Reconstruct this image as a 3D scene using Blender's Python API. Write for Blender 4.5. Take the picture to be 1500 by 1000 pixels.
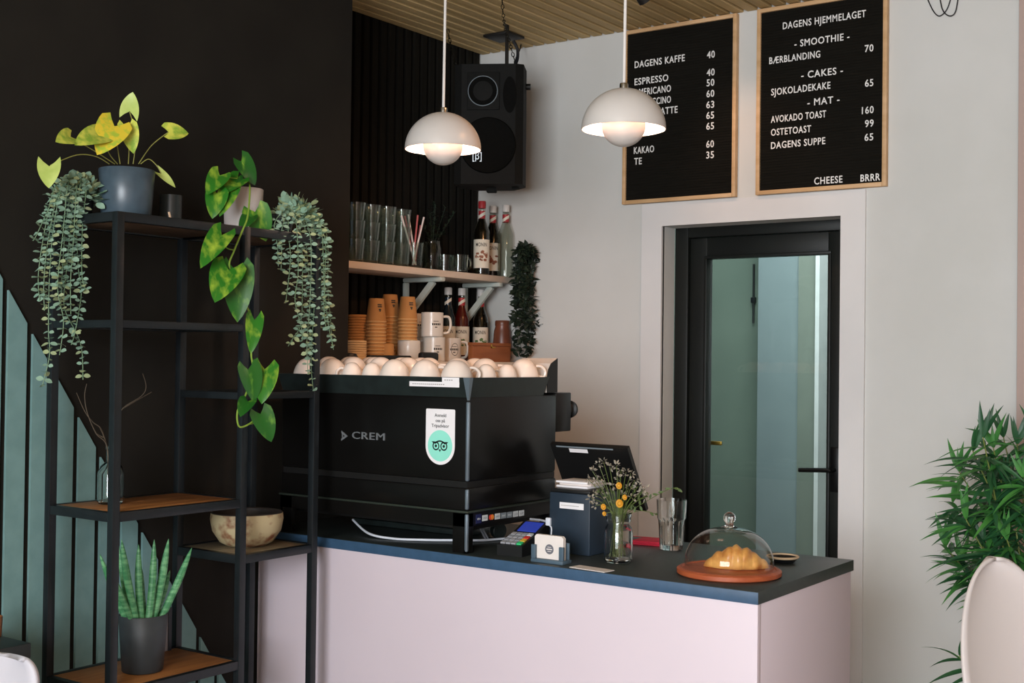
import bpy, bmesh, math, random
from mathutils import Vector, Matrix

# ------------------------------------------------------------------ camera, world, light
SC = bpy.context.scene
COL = SC.collection
for _o in list(bpy.data.objects):
    bpy.data.objects.remove(_o)
R_CAM = Matrix(((0.8137, 0.5811, 0.0121), (-0.0017, -0.0184, 0.9998), (-0.5813, 0.8136, 0.0140)))
FPX, EYE = 1841.15, Vector((0, 0, 1.51))
_cd = bpy.data.cameras.new('camera')
_cd.sensor_width = 36.0
_cd.lens = FPX / 1500 * 36
_cam = bpy.data.objects.new('camera', _cd)
COL.objects.link(_cam)
_m = Matrix((R_CAM[0], R_CAM[1], -Vector(R_CAM[2]))).transposed().to_4x4()
_m.translation = EYE
_cam.matrix_world = _m
SC.camera = _cam
SC.view_settings.view_transform = 'Standard'
SC.view_settings.look = 'None'
SC.view_settings.gamma = 1.0
SC.view_settings.use_curve_mapping = False
SC.view_settings.exposure = 0.0

_w = bpy.data.worlds.new('world')
SC.world = _w
_w.use_nodes = True
_w.node_tree.nodes['Background'].inputs[0].default_value = (0.62, 0.75, 1.0, 1)
_w.node_tree.nodes['Background'].inputs[1].default_value = 0.35


def area_light(name, loc, target, sx, sy, power, color):
    d = bpy.data.lights.new(name, 'AREA')
    d.shape = 'RECTANGLE'
    d.size, d.size_y, d.energy, d.color = sx, sy, power, color
    o = bpy.data.objects.new(name, d)
    o.location = loc
    o.rotation_euler = (Vector(target) - Vector(loc)).to_track_quat('-Z', 'Y').to_euler()
    COL.objects.link(o)
    return o


# daylight through the shop windows behind the camera
area_light('window_daylight', (0.05, -2.45, 1.88), (0.05, 1.0, 1.88), 2.5, 1.7, 318, (0.90, 0.95, 1.0))
# daylight in the corridor behind the glazed door
area_light('corridor_daylight', (-2.2, 5.6, 2.8), (-2.2, 5.6, 0.0), 1.2, 1.0, 45, (0.88, 0.98, 1.0))


def at(px, py, x=None, y=None, z=None):
    """The point of the place that lies on a plane x=, y= or z= in the given direction."""
    d = R_CAM.transposed() @ Vector(((px - 750) / FPX, (500 - py) / FPX, 1))
    if x is not None:
        k = x / d.x
    elif y is not None:
        k = y / d.y
    else:
        k = (z - EYE.z) / d.z
    return EYE + d * k


# ------------------------------------------------------------------ materials
def lin(c):
    c = c / 255
    return c / 12.92 if c <= 0.04045 else ((c + 0.055) / 1.055) ** 2.4


def rgb(h):
    return (lin(int(h[0:2], 16)), lin(int(h[2:4], 16)), lin(int(h[4:6], 16)), 1)


MATS = {}


def mat(name, h, rough=0.5, metal=0.0, h2=None, scale=8.0, stretch=(1, 1, 1), bump=0.0, coat=0.0, spec=0.5,
        lo=0.35, hi=0.65, detail=4, emit=None, strength=0, kind='noise', trans=0.0):
    m = bpy.data.materials.new(name)
    m.use_nodes = True
    nt = m.node_tree
    b = nt.nodes['Principled BSDF']
    b.inputs['Roughness'].default_value = rough
    b.inputs['Metallic'].default_value = metal
    b.inputs['Coat Weight'].default_value = coat
    b.inputs['Specular IOR Level'].default_value = spec
    tc = nt.nodes.new('ShaderNodeTexCoord')
    mp = nt.nodes.new('ShaderNodeMapping')
    mp.inputs['Scale'].default_value = stretch
    nt.links.new(tc.outputs['Object'], mp.inputs[0])
    if kind == 'wave':
        t = nt.nodes.new('ShaderNodeTexWave')
        t.inputs['Distortion'].default_value = 6
        t.inputs['Detail'].default_value = 3
    else:
        t = nt.nodes.new('ShaderNodeTexNoise')
        t.inputs['Detail'].default_value = detail
    t.inputs['Scale'].default_value = scale
    nt.links.new(mp.outputs[0], t.inputs['Vector'])
    cr = nt.nodes.new('ShaderNodeValToRGB')
    c1 = rgb(h)
    c2 = rgb(h2) if h2 else tuple(min(1, v * 1.10) for v in c1[:3]) + (1,)
    cr.color_ramp.elements[0].color, cr.color_ramp.elements[0].position = c1, lo
    cr.color_ramp.elements[1].color, cr.color_ramp.elements[1].position = c2, hi
    nt.links.new(t.outputs['Fac'], cr.inputs[0])
    nt.links.new(cr.outputs[0], b.inputs['Base Color'])
    if bump:
        bp = nt.nodes.new('ShaderNodeBump')
        bp.inputs['Strength'].default_value = bump
        bp.inputs['Distance'].default_value = 0.002
        nt.links.new(t.outputs['Fac'], bp.inputs['Height'])
        nt.links.new(bp.outputs[0], b.inputs['Normal'])
    if emit:
        b.inputs['Emission Color'].default_value = rgb(emit)
        b.inputs['Emission Strength'].default_value = strength
    MATS[name] = m
    return m


def glass(name, tint='FFFFFF', rough=0.02, ior=1.45, haze=0.0, hazecol='FFFFFF'):
    """Clear thin-walled glass: it lets light straight through and mirrors at grazing angles."""
    m = bpy.data.materials.new(name)
    m.use_nodes = True
    nt = m.node_tree
    nt.nodes.remove(nt.nodes['Principled BSDF'])
    out = nt.nodes['Material Output']
    tr = nt.nodes.new('ShaderNodeBsdfTransparent')
    tr.inputs[0].default_value = rgb(tint)
    gl = nt.nodes.new('ShaderNodeBsdfGlossy')
    gl.inputs['Roughness'].default_value = rough
    lw = nt.nodes.new('ShaderNodeLayerWeight')
    lw.inputs['Blend'].default_value = 0.5
    pw_ = nt.nodes.new('ShaderNodeMath')
    pw_.operation = 'POWER'
    pw_.inputs[1].default_value = 3.0
    nt.links.new(lw.outputs['Facing'], pw_.inputs[0])
    fr = nt.nodes.new('ShaderNodeMapRange')
    fr.inputs['To Min'].default_value = ((ior - 1) / (ior + 1)) ** 2
    fr.inputs['To Max'].default_value = 0.95
    nt.links.new(pw_.outputs[0], fr.inputs['Value'])
    mx = nt.nodes.new('ShaderNodeMixShader')
    nt.links.new(fr.outputs[0], mx.inputs[0])
    nt.links.new(tr.outputs[0], mx.inputs[1])
    nt.links.new(gl.outputs[0], mx.inputs[2])
    last = mx
    if haze:
        df = nt.nodes.new('ShaderNodeBsdfDiffuse')
        df.inputs[0].default_value = rgb(hazecol)
        m2 = nt.nodes.new('ShaderNodeMixShader')
        ns = nt.nodes.new('ShaderNodeTexNoise')
        ns.inputs['Scale'].default_value = 30
        mr = nt.nodes.new('ShaderNodeMapRange')
        mr.inputs['To Min'].default_value = haze * 0.6
        mr.inputs['To Max'].default_value = haze * 1.4
        nt.links.new(ns.outputs['Fac'], mr.inputs['Value'])
        nt.links.new(mr.outputs[0], m2.inputs[0])
        nt.links.new(last.outputs[0], m2.inputs[1])
        nt.links.new(df.outputs[0], m2.inputs[2])
        last = m2
    nt.links.new(last.outputs[0], out.inputs[0])
    MATS[name] = m
    return m


mat('white_wall', 'CFCEC9', 0.9, h2='D5D4D0', scale=3, bump=0.03)
mat('white_trim', 'DDDAD8', 0.55, h2='E2DFDD', scale=4)
mat('pink_wall', 'B9A299', 0.9, h2='BDA79E', scale=3)
mat('black_wall', '1C1915', 0.85, h2='211E19', scale=5, spec=0.2)
mat('black_slat', '15130F', 0.8, h2='1A1813', scale=5, stretch=(8, 8, 1), spec=0.15)
mat('teal_paint', '6C8D8B', 0.75, h2='749593', scale=20, spec=0.3)
mat('floor_paint', '8C8377', 0.6, h2='968C80', scale=3)
mat('pine', 'BA9E6C', 0.7, h2='CDB07E', scale=2.2, stretch=(14, 0.6, 14), spec=0.25)
mat('pine_gap', '3A2C1C', 0.9)
mat('corridor_wall', '78877C', 0.85, h2='839286', scale=2.5)
mat('corridor_blue', '88959A', 0.8, h2='909DA1', scale=3)
mat('corridor_olive', '868D84', 0.8)
mat('white_paint', 'E8E8EA', 0.5)
mat('grey_paint', '9A9AA0', 0.5)
mat('door_black', '121412', 0.45, h2='151815', scale=6, spec=0.35)
mat('handle_black', '121212', 0.35, metal=0.6)
mat('brass', 'C79A4B', 0.3, metal=0.9)
mat('rack_black', '191D20', 0.4, metal=0.25, h2='1D2225', scale=20)
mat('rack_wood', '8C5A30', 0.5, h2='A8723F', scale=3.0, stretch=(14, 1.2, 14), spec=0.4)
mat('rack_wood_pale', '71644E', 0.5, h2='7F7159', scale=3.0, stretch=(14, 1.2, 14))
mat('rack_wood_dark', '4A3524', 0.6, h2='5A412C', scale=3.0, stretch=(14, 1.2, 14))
mat('edge_sky_reflection', '34506B', 0.45, h2='395673', scale=40)
mat('worktop', '272D2B', 0.42, h2='2C3331', scale=60, spec=0.5)
mat('counter_panel', 'D6C8D0', 0.55, h2='DACCD4', scale=2)
mat('machine_black', '0E0D0C', 0.3, h2='100F0E', scale=10, spec=0.3)
mat('machine_trim', '8C9AA6', 0.28, metal=0.7)
mat('machine_edge', '3C443C', 0.35, metal=0.5)
mat('tray_black', '1D2322', 0.3, h2='222A29', scale=30)
mat('silver_letter', '8F9396', 0.35, metal=0.5)
mat('porcelain', 'EFDFD2', 0.2, h2='F2E4D8', scale=5, coat=0.3)
mat('paper', 'EDE9EA', 0.8, h2='F0EDEE', scale=20)
mat('ink', '33322F', 0.8)
mat('ink_soft', '8E8A86', 0.8)
mat('mint', '8FE0CB', 0.6)
mat('owl_black', '12211E', 0.6)
mat('lamp_white', 'CCC6C0', 0.32, h2='D0CAC4', scale=6)
mat('lamp_inside', 'E3D2CC', 0.6)
mat('bulb', 'FFE2C0', 0.4, emit='FFD2A8', strength=14)
mat('cord_white', 'D6D1CC', 0.6)
mat('steel', 'B4B4B2', 0.25, metal=1.0)
mat('chrome_thread', '9A9A92', 0.3, metal=1.0)
mat('frame_oak', 'C99F70', 0.55, h2='D8B083', scale=3, stretch=(2, 12, 12))
mat('felt_black', '15130F', 0.95, h2='1A1814', scale=90, stretch=(0.2, 1, 3), spec=0.1)
mat('letter_white', 'E9E6E2', 0.5)
mat('speaker_black', '0C0C0A', 0.75, h2='10100E', scale=80, bump=0.1, spec=0.2)
mat('speaker_grille', '070706', 0.85, h2='0B0B09', scale=120, spec=0.1)
mat('chain_black', '222018', 0.35, metal=0.7)
mat('shelf_white', 'D3C3B2', 0.6, h2='DACBBA', scale=4)
mat('bracket_white', 'B9C3BC', 0.5)
mat('kraft', 'B67F45', 0.75, h2='C08A4E', scale=14)
mat('kraft_rim', 'E0B67C', 0.7)
mat('kraft_pale', 'C9A574', 0.8, h2='D4B283', scale=10)
mat('mug_white', 'DCD5CA', 0.3, h2='E0D9CF', scale=6, coat=0.2)
mat('box_wood', '8A4E28', 0.55, h2='9C5C31', scale=4, stretch=(1, 2, 10))
mat('terracotta', '6E3A28', 0.35, h2='7E4630', scale=6)
mat('syrup_red', '5E1712', 0.2)
mat('syrup_dark', '16120B', 0.15)
mat('syrup_blue', '1A2630', 0.15)
mat('cap_white', 'CFCBC6', 0.4)
mat('red_band', 'A0262A', 0.5)
mat('label_paper', 'DAD3C2', 0.7, h2='DFD9C9', scale=8)
mat('label_brown', '7A4A34', 0.7, h2='A0644A', scale=60)
mat('label_green', '48663A', 0.7, h2='5D7C48', scale=60)
mat('straw_white', 'DAD0CE', 0.6)
mat('straw_red', 'B5595A', 0.6)
mat('twig', '4A4034', 0.8, h2='5A4F40', scale=30)
mat('dark_leaf', '18251A', 0.6, h2='233322', scale=18)
mat('pot_blue', '3D4B55', 0.34, h2='455560', scale=30, bump=0.05)
mat('pot_dark', '2B3033', 0.5, h2='32383B', scale=20)
mat('pot_white', 'D8CDC8', 0.45, h2='DDD3CE', scale=12)
mat('soil', '1F1711', 0.95, h2='2E231A', scale=60)
mat('candle_grey', '343A3A', 0.4)
mat('pale_wood', 'D9B99A', 0.6)
mat('syngonium', '86A83A', 0.45, h2='CDCE55', scale=45, lo=0.38, hi=0.6)
mat('syngonium_yellow', 'D8C038', 0.45, h2='A4B93C', scale=45, lo=0.5, hi=0.62)
mat('syngonium_pale', 'A5B85C', 0.45, h2='BECB74', scale=24)
mat('syngonium_stem', '8C8A45', 0.5)
mat('pothos', '2A6E1E', 0.3, h2='9DB83C', scale=42, stretch=(1, 1, 0.5), lo=0.47, hi=0.76, detail=3)
mat('pothos_deep', '215C1E', 0.3, h2='6A9A34', scale=42, stretch=(1, 1, 0.5), lo=0.56, hi=0.78, detail=3)
mat('pothos_stem', '7E9C38', 0.5)
mat('eucalyptus', '7FA08A', 0.6, h2='92B09A', scale=14)
mat('eucalyptus_warm', '9BA97B', 0.65, h2='A9B48C', scale=14)
mat('eucalyptus_stem', '6F8A6A', 0.6)
mat('snake_leaf', '3E7F52', 0.45, h2='6BA574', scale=30, stretch=(1, 1, 4), lo=0.42, hi=0.6)
mat('bowl_bark', 'B3A37E', 0.6, h2='7A4B30', scale=26, lo=0.48, hi=0.66, detail=6)
mat('bowl_dark', '2A2421', 0.6)
mat('cable_white', 'D8DCE4', 0.45)
mat('cable_black', '17181C', 0.5)
mat('terminal_black', '141414', 0.4)
mat('screen_blue', '2E3F9E', 0.25, emit='2A3C9C', strength=0.35)
mat('key_grey', '9A9CA2', 0.5)
mat('key_red', 'D03A34', 0.5)
mat('key_yellow', 'E0B43C', 0.5)
mat('key_green', '37C77A', 0.5)
mat('holder_slate', '4A5D6B', 0.45)
mat('card_white', 'E6DDD6', 0.7, h2='EBE2DC', scale=10)
mat('card_mark', '6A6A72', 0.7)
mat('printer_blue', '1D2A37', 0.5, h2='22303E', scale=20)
mat('napkin_red', 'D22340', 0.8, h2='DB2C49', scale=20)
mat('phone_black', '1B2024', 0.3)
mat('flower_stem', '56652F', 0.6)
mat('flower_pale', '8F8878', 0.8, h2='A29A8A', scale=40)
mat('flower_yellow', 'D69A2C', 0.7)
mat('flower_leaf', '4F6336', 0.6)
mat('board_wood', '9E4A28', 0.5, h2='B25A33', scale=5, stretch=(1, 8, 8))
mat('croissant', 'E6AC5E', 0.45, h2='B0601F', scale=26, lo=0.40, hi=0.74, bump=0.3, coat=0.2)
mat('dish_black', '17181A', 0.35)
mat('dish_rim', 'C8AE8E', 0.6)
mat('bamboo_leaf', '2F6B32', 0.45, h2='4B8A3E', scale=9)
mat('bamboo_leaf_dark', '1E4A2C', 0.45, h2='2C5E35', scale=9)
mat('bamboo_stem', '6F7A3A', 0.6)
mat('chair_white', 'D8CFCC', 0.4, h2='DCD4D1', scale=3)
mat('table_black', '1F2624', 0.45)
mat('seat_white', 'BEBCC3', 0.5)
mat('amber_glass', '7A4A22', 0.3)
mat('flame', 'FFB060', 0.5, emit='FFA050', strength=2.5)
mat('sticker_white', 'C6CCCE', 0.5)
mat('sticker_navy', '1E2350', 0.5)
mat('sticker_grey', '7C868C', 0.5)
mat('sticker_orange', 'E8863A', 0.5)
mat('sticker_red', 'D8382C', 0.5)
mat('track_black', '181614', 0.5)
mat('black_plastic', '100F0E', 0.5)
def solid_glass(name, tint='FFFFFF', rough=0.0):
    """Thick glass that bends the light, for the tumblers and the jar."""
    m = mat(name, tint, rough, h2=tint)
    m.node_tree.nodes['Principled BSDF'].inputs['Transmission Weight'].default_value = 1.0
    m.node_tree.nodes['Principled BSDF'].inputs['IOR'].default_value = 1.45


solid_glass('thick_glass', 'FAFDFC')
solid_glass('thick_green_glass', 'DFECE4', 0.02)
glass('clear_glass', 'FBFDFC', 0.03, 1.45)
glass('green_glass', 'EDF3EF', 0.03, 1.6, haze=0.03, hazecol='A9BDB2')
glass('door_glass', 'EEF3F0', 0.02, 1.4)
glass('bottle_glass', 'E4E6E0', 0.03, 1.5)
glass('vase_glass', 'F8FBFA', 0.03, 1.6)
glass('dark_pane', '8F9A9C', 0.05, 1.5)


# ------------------------------------------------------------------ mesh builder
def frame_of(d, hint=Vector((0, 0, 1))):
    d = Vector(d).normalized()
    s = d.cross(hint)
    if s.length < 1e-4:
        s = d.cross(Vector((1, 0, 0)))
    s.normalize()
    return d, s, s.cross(d).normalized()


class MB:
    """Collects shapes in world coordinates; build() links them as ONE mesh object."""

    def __init__(self):
        self.v, self.f, self.mi = [], [], []
        self.slot = 0

    def add(self, vs, fs):
        n = len(self.v)
        self.v += [Vector(p) for p in vs]
        self.f += [tuple(i + n for i in f) for f in fs]
        self.mi += [self.slot] * len(fs)
        return self

    def mat(self, i):
        self.slot = i
        return self

    def box(self, a, b, bev=0.0, M=None, seg=2):
        bm = bmesh.new()
        bmesh.ops.create_cube(bm, size=1)
        a, b = Vector(a), Vector(b)
        lo = Vector(map(min, a, b))
        hi = Vector(map(max, a, b))
        for v in bm.verts:
            v.co = Vector((lo[i] + (v.co[i] + 0.5) * (hi[i] - lo[i]) for i in range(3)))
        if bev:
            bmesh.ops.bevel(bm, geom=bm.edges[:], offset=min(bev, 0.45 * min(hi[i] - lo[i] for i in range(3))), segments=seg, profile=0.5, affect='EDGES')
        return self._bm(bm, M)

    def _bm(self, bm, M=None):
        bm.verts.index_update()
        vs = [(M @ v.co) if M else v.co.copy() for v in bm.verts]
        fs = [[v.index for v in f.verts] for f in bm.faces]
        bm.free()
        return self.add(vs, fs)

    def lathe(self, prof, c=(0, 0, 0), n=32, M=None, rfun=None):
        """prof: (radius, z) pairs from one end to the other; radius 0 closes."""
        c = Vector(c)
        vs, fs, rings = [], [], []
        for r, z in prof:
            if r <= 1e-6:
                rings.append([len(vs)])
                vs.append(Vector((0, 0, z)))
            else:
                rings.append(list(range(len(vs), len(vs) + n)))
                for k in range(n):
                    a = 2 * math.pi * k / n
                    rr = r * (rfun(a, z) if rfun else 1)
                    vs.append(Vector((rr * math.cos(a), rr * math.sin(a), z)))
        for p, q in zip(rings, rings[1:]):
            if len(p) == 1 and len(q) == 1:
                continue
            for k in range(n):
                k2 = (k + 1) % n
                if len(p) == 1:
                    fs.append((p[0], q[k2], q[k]))
                elif len(q) == 1:
                    fs.append((p[k], p[k2], q[0]))
                else:
                    fs.append((p[k], p[k2], q[k2], q[k]))
        return self.add([((M @ v) if M else v) + c for v in vs], fs)

    def tube(self, pts, r, n=8, cap=True, closed=False):
        pts = [Vector(p) for p in pts]
        rs = r if isinstance(r, (list, tuple)) else [r] * len(pts)
        vs, fs = [], []
        m = len(pts)
        prev = None
        for i, p in enumerate(pts):
            if closed:
                d = pts[(i + 1) % m] - pts[i - 1]
            else:
                d = pts[min(i + 1, m - 1)] - pts[max(i - 1, 0)]
            if d.length < 1e-9:
                d = Vector((0, 0, 1))
            d.normalize()
            if prev is None:
                _, s, u = frame_of(d)
            else:
                s = prev - d * prev.dot(d)
                if s.length < 1e-6:
                    _, s, u = frame_of(d)
                s.normalize()
                u = s.cross(d)
            prev = s
            for k in range(n):
                a = 2 * math.pi * k / n
                vs.append(p + (s * math.cos(a) + u * math.sin(a)) * rs[i])
        for i in range(m if closed else m - 1):
            for k in range(n):
                a, b = i * n + k, i * n + (k + 1) % n
                j = (i + 1) % m
                fs.append((a, b, j * n + (k + 1) % n, j * n + k))
        if cap and not closed:
            fs.append(tuple(range(n))[::-1])
            fs.append(tuple(range((m - 1) * n, m * n)))
        return self.add(vs, fs)

    def bar(self, a, b, w, h=None, hint=Vector((0, 0, 1))):
        """A square bar from a to b."""
        h = h or w
        a, b = Vector(a), Vector(b)
        d, s, u = frame_of(b - a, hint)
        vs = [p + s * x * w / 2 + u * y * h / 2 for p in (a, b) for x, y in ((-1, -1), (1, -1), (1, 1), (-1, 1))]
        return self.add(vs, [(3, 2, 1, 0), (4, 5, 6, 7), (0, 1, 5, 4), (1, 2, 6, 5), (2, 3, 7, 6), (3, 0, 4, 7)])

    def prism(self, poly, o, ex, ey, depth):
        """Extrude a 2-D outline (in the axes ex, ey at o) along depth (a vector)."""
        o, ex, ey, depth = Vector(o), Vector(ex), Vector(ey), Vector(depth)
        n = len(poly)
        fr = [o + ex * x + ey * y for x, y in poly]
        vs = fr + [p + depth for p in fr]
        fs = [tuple(range(n))[::-1], tuple(range(n, 2 * n))] + [(i, (i + 1) % n, n + (i + 1) % n, n + i) for i in range(n)]
        return self.add(vs, fs)

    def sphere(self, c, r, n=16, sq=(1, 1, 1)):
        prof = [(r * math.sin(math.pi * k / n), -r * math.cos(math.pi * k / n)) for k in range(n + 1)]
        return self.lathe(prof, c, n * 2 if n < 12 else 24, Matrix.Diagonal(Vector(sq)))

    def leaf(self, base, tip, normal, width, kind='heart', fold=0.15, bend=0.1, nt=8, wave=0.0):
        base, tip = Vector(base), Vector(tip)
        L = (tip - base).length
        d = (tip - base).normalized()
        nrm = Vector(normal)
        nrm = (nrm - d * nrm.dot(d))
        if nrm.length < 1e-5:
            _, _, nrm = frame_of(d)
        nrm.normalize()
        s = d.cross(nrm)
        vs, fs = [], []
        S = (-1, -0.55, 0, 0.55, 1)
        for i in range(nt + 1):
            t = i / nt
            if kind == 'heart':
                w = max(0.0, math.sin(math.pi * min(1, 0.26 + 0.74 * t) ** 0.8)) ** 0.8 if t < 1 else 0
                if t == 0:
                    w = 0.62
            elif kind == 'arrow':
                w = max(0.0, math.sin(math.pi * min(1, 0.34 + 0.66 * t) ** 0.95)) ** 0.85 if t < 1 else 0
            elif kind == 'oval':
                w = max(0.0, math.sin(math.pi * min(1, 0.06 + 0.94 * t))) ** 0.65 if t < 1 else 0.05
            elif kind == 'lance':
                w = max(0.0, math.sin(math.pi * (0.05 + 0.95 * t) ** 0.7)) if t < 1 else 0.02
            else:
                w = max(0.0, math.sin(math.pi * (0.1 + 0.9 * t) ** 0.8)) if t < 1 else 0.03
            for q in S:
                back = (0.30 if kind == 'heart' else 0.42) * abs(q) ** 1.3 * (1 - t) ** 2 if kind in ('heart', 'arrow') else 0
                p = base + d * (L * (t - back)) + s * (q * w * width / 2)
                p += nrm * (fold * abs(q) * w * width / 2 - bend * L * (t - 0.35) ** 2 + wave * L * math.sin(9 * t) * abs(q) * (1 if q > 0 else -1))
                vs.append(p)
        k = len(S)
        for i in range(nt):
            for j in range(k - 1):
                fs.append((i * k + j, i * k + j + 1, (i + 1) * k + j + 1, (i + 1) * k + j))
        return self.add(vs, fs)

    def text(self, s, o, ex, ey, height, width=None, align='LEFT', depth=0.0015, spacing=1.0, weight=0.0):
        """Raised lettering: o is the left end of the baseline, height that of a capital."""
        vs, fs = text_shape(s, depth / height, spacing, weight)
        if not vs:
            return self
        x0, x1 = min(v[0] for v in vs), max(v[0] for v in vs)
        kx = (width / (x1 - x0)) if width else height
        ox = {'LEFT': -x0 * kx, 'CENTER': -(x0 + x1) / 2 * kx, 'RIGHT': -x1 * kx}[align]
        o, ex, ey = Vector(o), Vector(ex).normalized(), Vector(ey).normalized()
        n = ex.cross(ey)
        return self.add([o + ex * (v[0] * kx + ox) + ey * v[1] * height + n * v[2] * height for v in vs], fs)

    def build(self, name, mats, parent=None, smooth=True, sharp=35):
        me = bpy.data.meshes.new(name)
        off = origin_of(parent) if parent else Vector((0, 0, 0))
        me.from_pydata([p - off for p in self.v], [], self.f)
        for m in (mats if isinstance(mats, (list, tuple)) else [mats]):
            me.materials.append(MATS[m])
        for p, i in zip(me.polygons, self.mi):
            p.material_index = i
        me.update()
        bm = bmesh.new()
        bm.from_mesh(me)
        bmesh.ops.recalc_face_normals(bm, faces=bm.faces[:])
        if smooth:
            for f in bm.faces:
                f.smooth = True
            for e in bm.edges:
                if len(e.link_faces) == 2 and e.calc_face_angle(0) > math.radians(sharp):
                    e.smooth = False
        bm.to_mesh(me)
        bm.free()
        o = bpy.data.objects.new(name, me)
        COL.objects.link(o)
        if parent:
            o.parent = parent
        return o


def origin_of(o):
    p = Vector(o.location)
    while o.parent:
        o = o.parent
        p += Vector(o.location)
    return p


_TXT = {}


def text_shape(s, depth, spacing=1.0, weight=0.0):
    key = (s, round(depth, 4), spacing, weight)
    if key in _TXT:
        return _TXT[key]
    cu = bpy.data.curves.new('lettering_source', 'FONT')
    cu.body = s
    cu.size = 1.0
    cu.extrude = depth / 2
    cu.resolution_u = 3
    cu.offset = weight
    cu.space_character = spacing
    o = bpy.data.objects.new('lettering_source', cu)
    COL.objects.link(o)
    dg = bpy.context.evaluated_depsgraph_get()
    dg.update()
    me = bpy.data.meshes.new_from_object(o.evaluated_get(dg))
    caps = 0.729
    vs = [(v.co.x / caps, v.co.y / caps, v.co.z + depth / 2) for v in me.vertices]
    fs = [tuple(p.vertices) for p in me.polygons]
    bpy.data.objects.remove(o)
    bpy.data.curves.remove(cu)
    bpy.data.meshes.remove(me)
    _TXT[key] = (vs, fs)
    return _TXT[key]


def tag(o, label, cat, group=None, kind=None):
    o['label'], o['category'] = label, cat
    if group:
        o['group'] = group
    if kind:
        o['kind'] = kind
    return o


def thing(name, label, cat, loc, group=None):
    o = bpy.data.objects.new(name, None)
    o.empty_display_size = 0.02
    COL.objects.link(o)
    o.location = Vector(loc)
    return tag(o, label, cat, group)


def struct(o, label=None, cat=None):
    o['kind'] = 'structure'
    if label:
        o['label'] = label
    if cat:
        o['category'] = cat
    return o


def copy_tree(o, parent=None):
    c = o.copy()
    COL.objects.link(c)
    if parent:
        c.parent = parent
    for ch in list(o.children):
        copy_tree(ch, c)
    return c


ORD = 'first second third fourth fifth sixth seventh eighth ninth tenth eleventh twelfth thirteenth fourteenth fifteenth sixteenth seventeenth'.split()


def bez(p, n=12):
    """Smooth path through the points p (Catmull-Rom)."""
    p = [Vector(q) for q in p]
    out = []
    for i in range(len(p) - 1):
        a, b, c, d = p[max(i - 1, 0)], p[i], p[i + 1], p[min(i + 2, len(p) - 1)]
        for k in range(n):
            t = k / n
            out.append(0.5 * ((2 * b) + (c - a) * t + (2 * a - 5 * b + 4 * c - d) * t * t + (3 * b - a - 3 * c + d) * t ** 3))
    out.append(p[-1])
    return out


UX, UY, UZ = Vector((1, 0, 0)), Vector((0, 1, 0)), Vector((0, 0, 1))
TOCAM = Vector((0.58, -0.81, 0.0))
#@@STRUCTURE
# ------------------------------------------------------------------ the room
def sbox(name, boxes, m, bev=0.0, **k):
    b = MB()
    for p, q in boxes:
        b.box(p, q, bev)
    return struct(b.build(name, m, **k))


YW, XL, XS, ZC = 4.5, -3.02, -3.40, 2.875
OX0, OX1, OZ = -2.4675, -1.7173, 2.056
sbox('floor', [((-3.6, -2.7, -0.1), (2.0, 7.4, 0.0))], 'floor_paint')
sbox('wall_left', [((-3.12, -2.7, 0), (XL, 3.24, 2.95))], 'black_wall')
b = MB()
b.box((-3.6, 3.14, 0), (XS - 0.015, 4.6, 2.95))
y = 3.25
while y < 4.49:
    b.box((XS - 0.016, y, 0), (XS, min(y + 0.034, 4.495), 2.95), 0.002)
    y += 0.052
struct(b.build('wall_niche', 'black_slat'))
sbox('wall_far', [((-3.6, YW, 0), (OX0, 4.6, 2.95)), ((OX1, YW, 0), (1.7, 4.6, 2.95)), ((OX0, YW, OZ), (OX1, 4.6, 2.95))], 'white_wall', smooth=False)
sbox('wall_right', [((1.6, -2.7, 0), (1.7, 4.6, 2.95))], 'pink_wall')
sbox('wall_back', [((-3.1, -2.7, 0), (1.7, -2.6, 1.0)), ((-3.1, -2.7, 2.76), (1.7, -2.6, 2.95)), ((-3.1, -2.7, 1.0), (-1.22, -2.6, 2.76)), ((1.32, -2.7, 1.0), (1.7, -2.6, 2.76))], 'white_wall')
sbox('trim_3', [((-1.084, 4.46, 0), (-0.55, YW + 0.01, 2.95))], 'pink_wall', 0.002)
# slatted ceiling, the battens run towards the white wall
b = MB().mat(1)
b.box((-3.6, -2.7, 2.91), (1.7, 4.6, 3.0)).mat(0)
x = -3.395
while x < 1.6:
    b.box((x, -2.6, ZC), (x + 0.043, YW - 0.004, 2.911), 0.002, seg=1)
    x += 0.0587
struct(b.build('ceiling', ['pine', 'pine_gap']))

# door casing, frame, leaf
cas = MB()
for p, q in (((-2.5605, YW - 0.012, 0), (OX0, YW + 0.01, 2.148)), ((OX1, YW - 0.012, 0), (-1.6235, YW + 0.01, 2.148)), ((OX0, YW - 0.012, OZ), (OX1, YW + 0.01, 2.148))):
    cas.box(p, q)
struct(cas.build('trim_1', 'white_trim', smooth=False))
door = struct(thing('door_1', 'black framed glazed door in the white wall behind the counter', 'door', (-2.1, 4.63, 0)))
fr = MB()
FX0, FX1 = OX0 + 0.001, -1.69
for p, q in (((FX0, 4.601, 0), (FX0 + 0.06, 4.68, 2.06)), ((FX1 - 0.045, 4.601, 0), (FX1, 4.68, 2.06)), ((FX0 + 0.06, 4.601, 2.015), (FX1 - 0.045, 4.68, 2.06))):
    fr.box(p, q, 0.003)
fr.build('door_frame', 'door_black', door)
lf = MB()
LX0, LX1, GX0, GX1, GZ0, GZ1 = FX0 + 0.063, FX1 - 0.048, -2.326, -1.813, 0.12, 1.927
for p, q in (((LX0, 4.615, 0.01), (GX0, 4.665, 2.012)), ((GX1, 4.615, 0.01), (LX1, 4.665, 2.012)), ((GX0, 4.615, GZ1), (GX1, 4.665, 2.012)), ((GX0, 4.615, 0.01), (GX1, 4.665, GZ0))):
    lf.box(p, q, 0.003)
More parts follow.
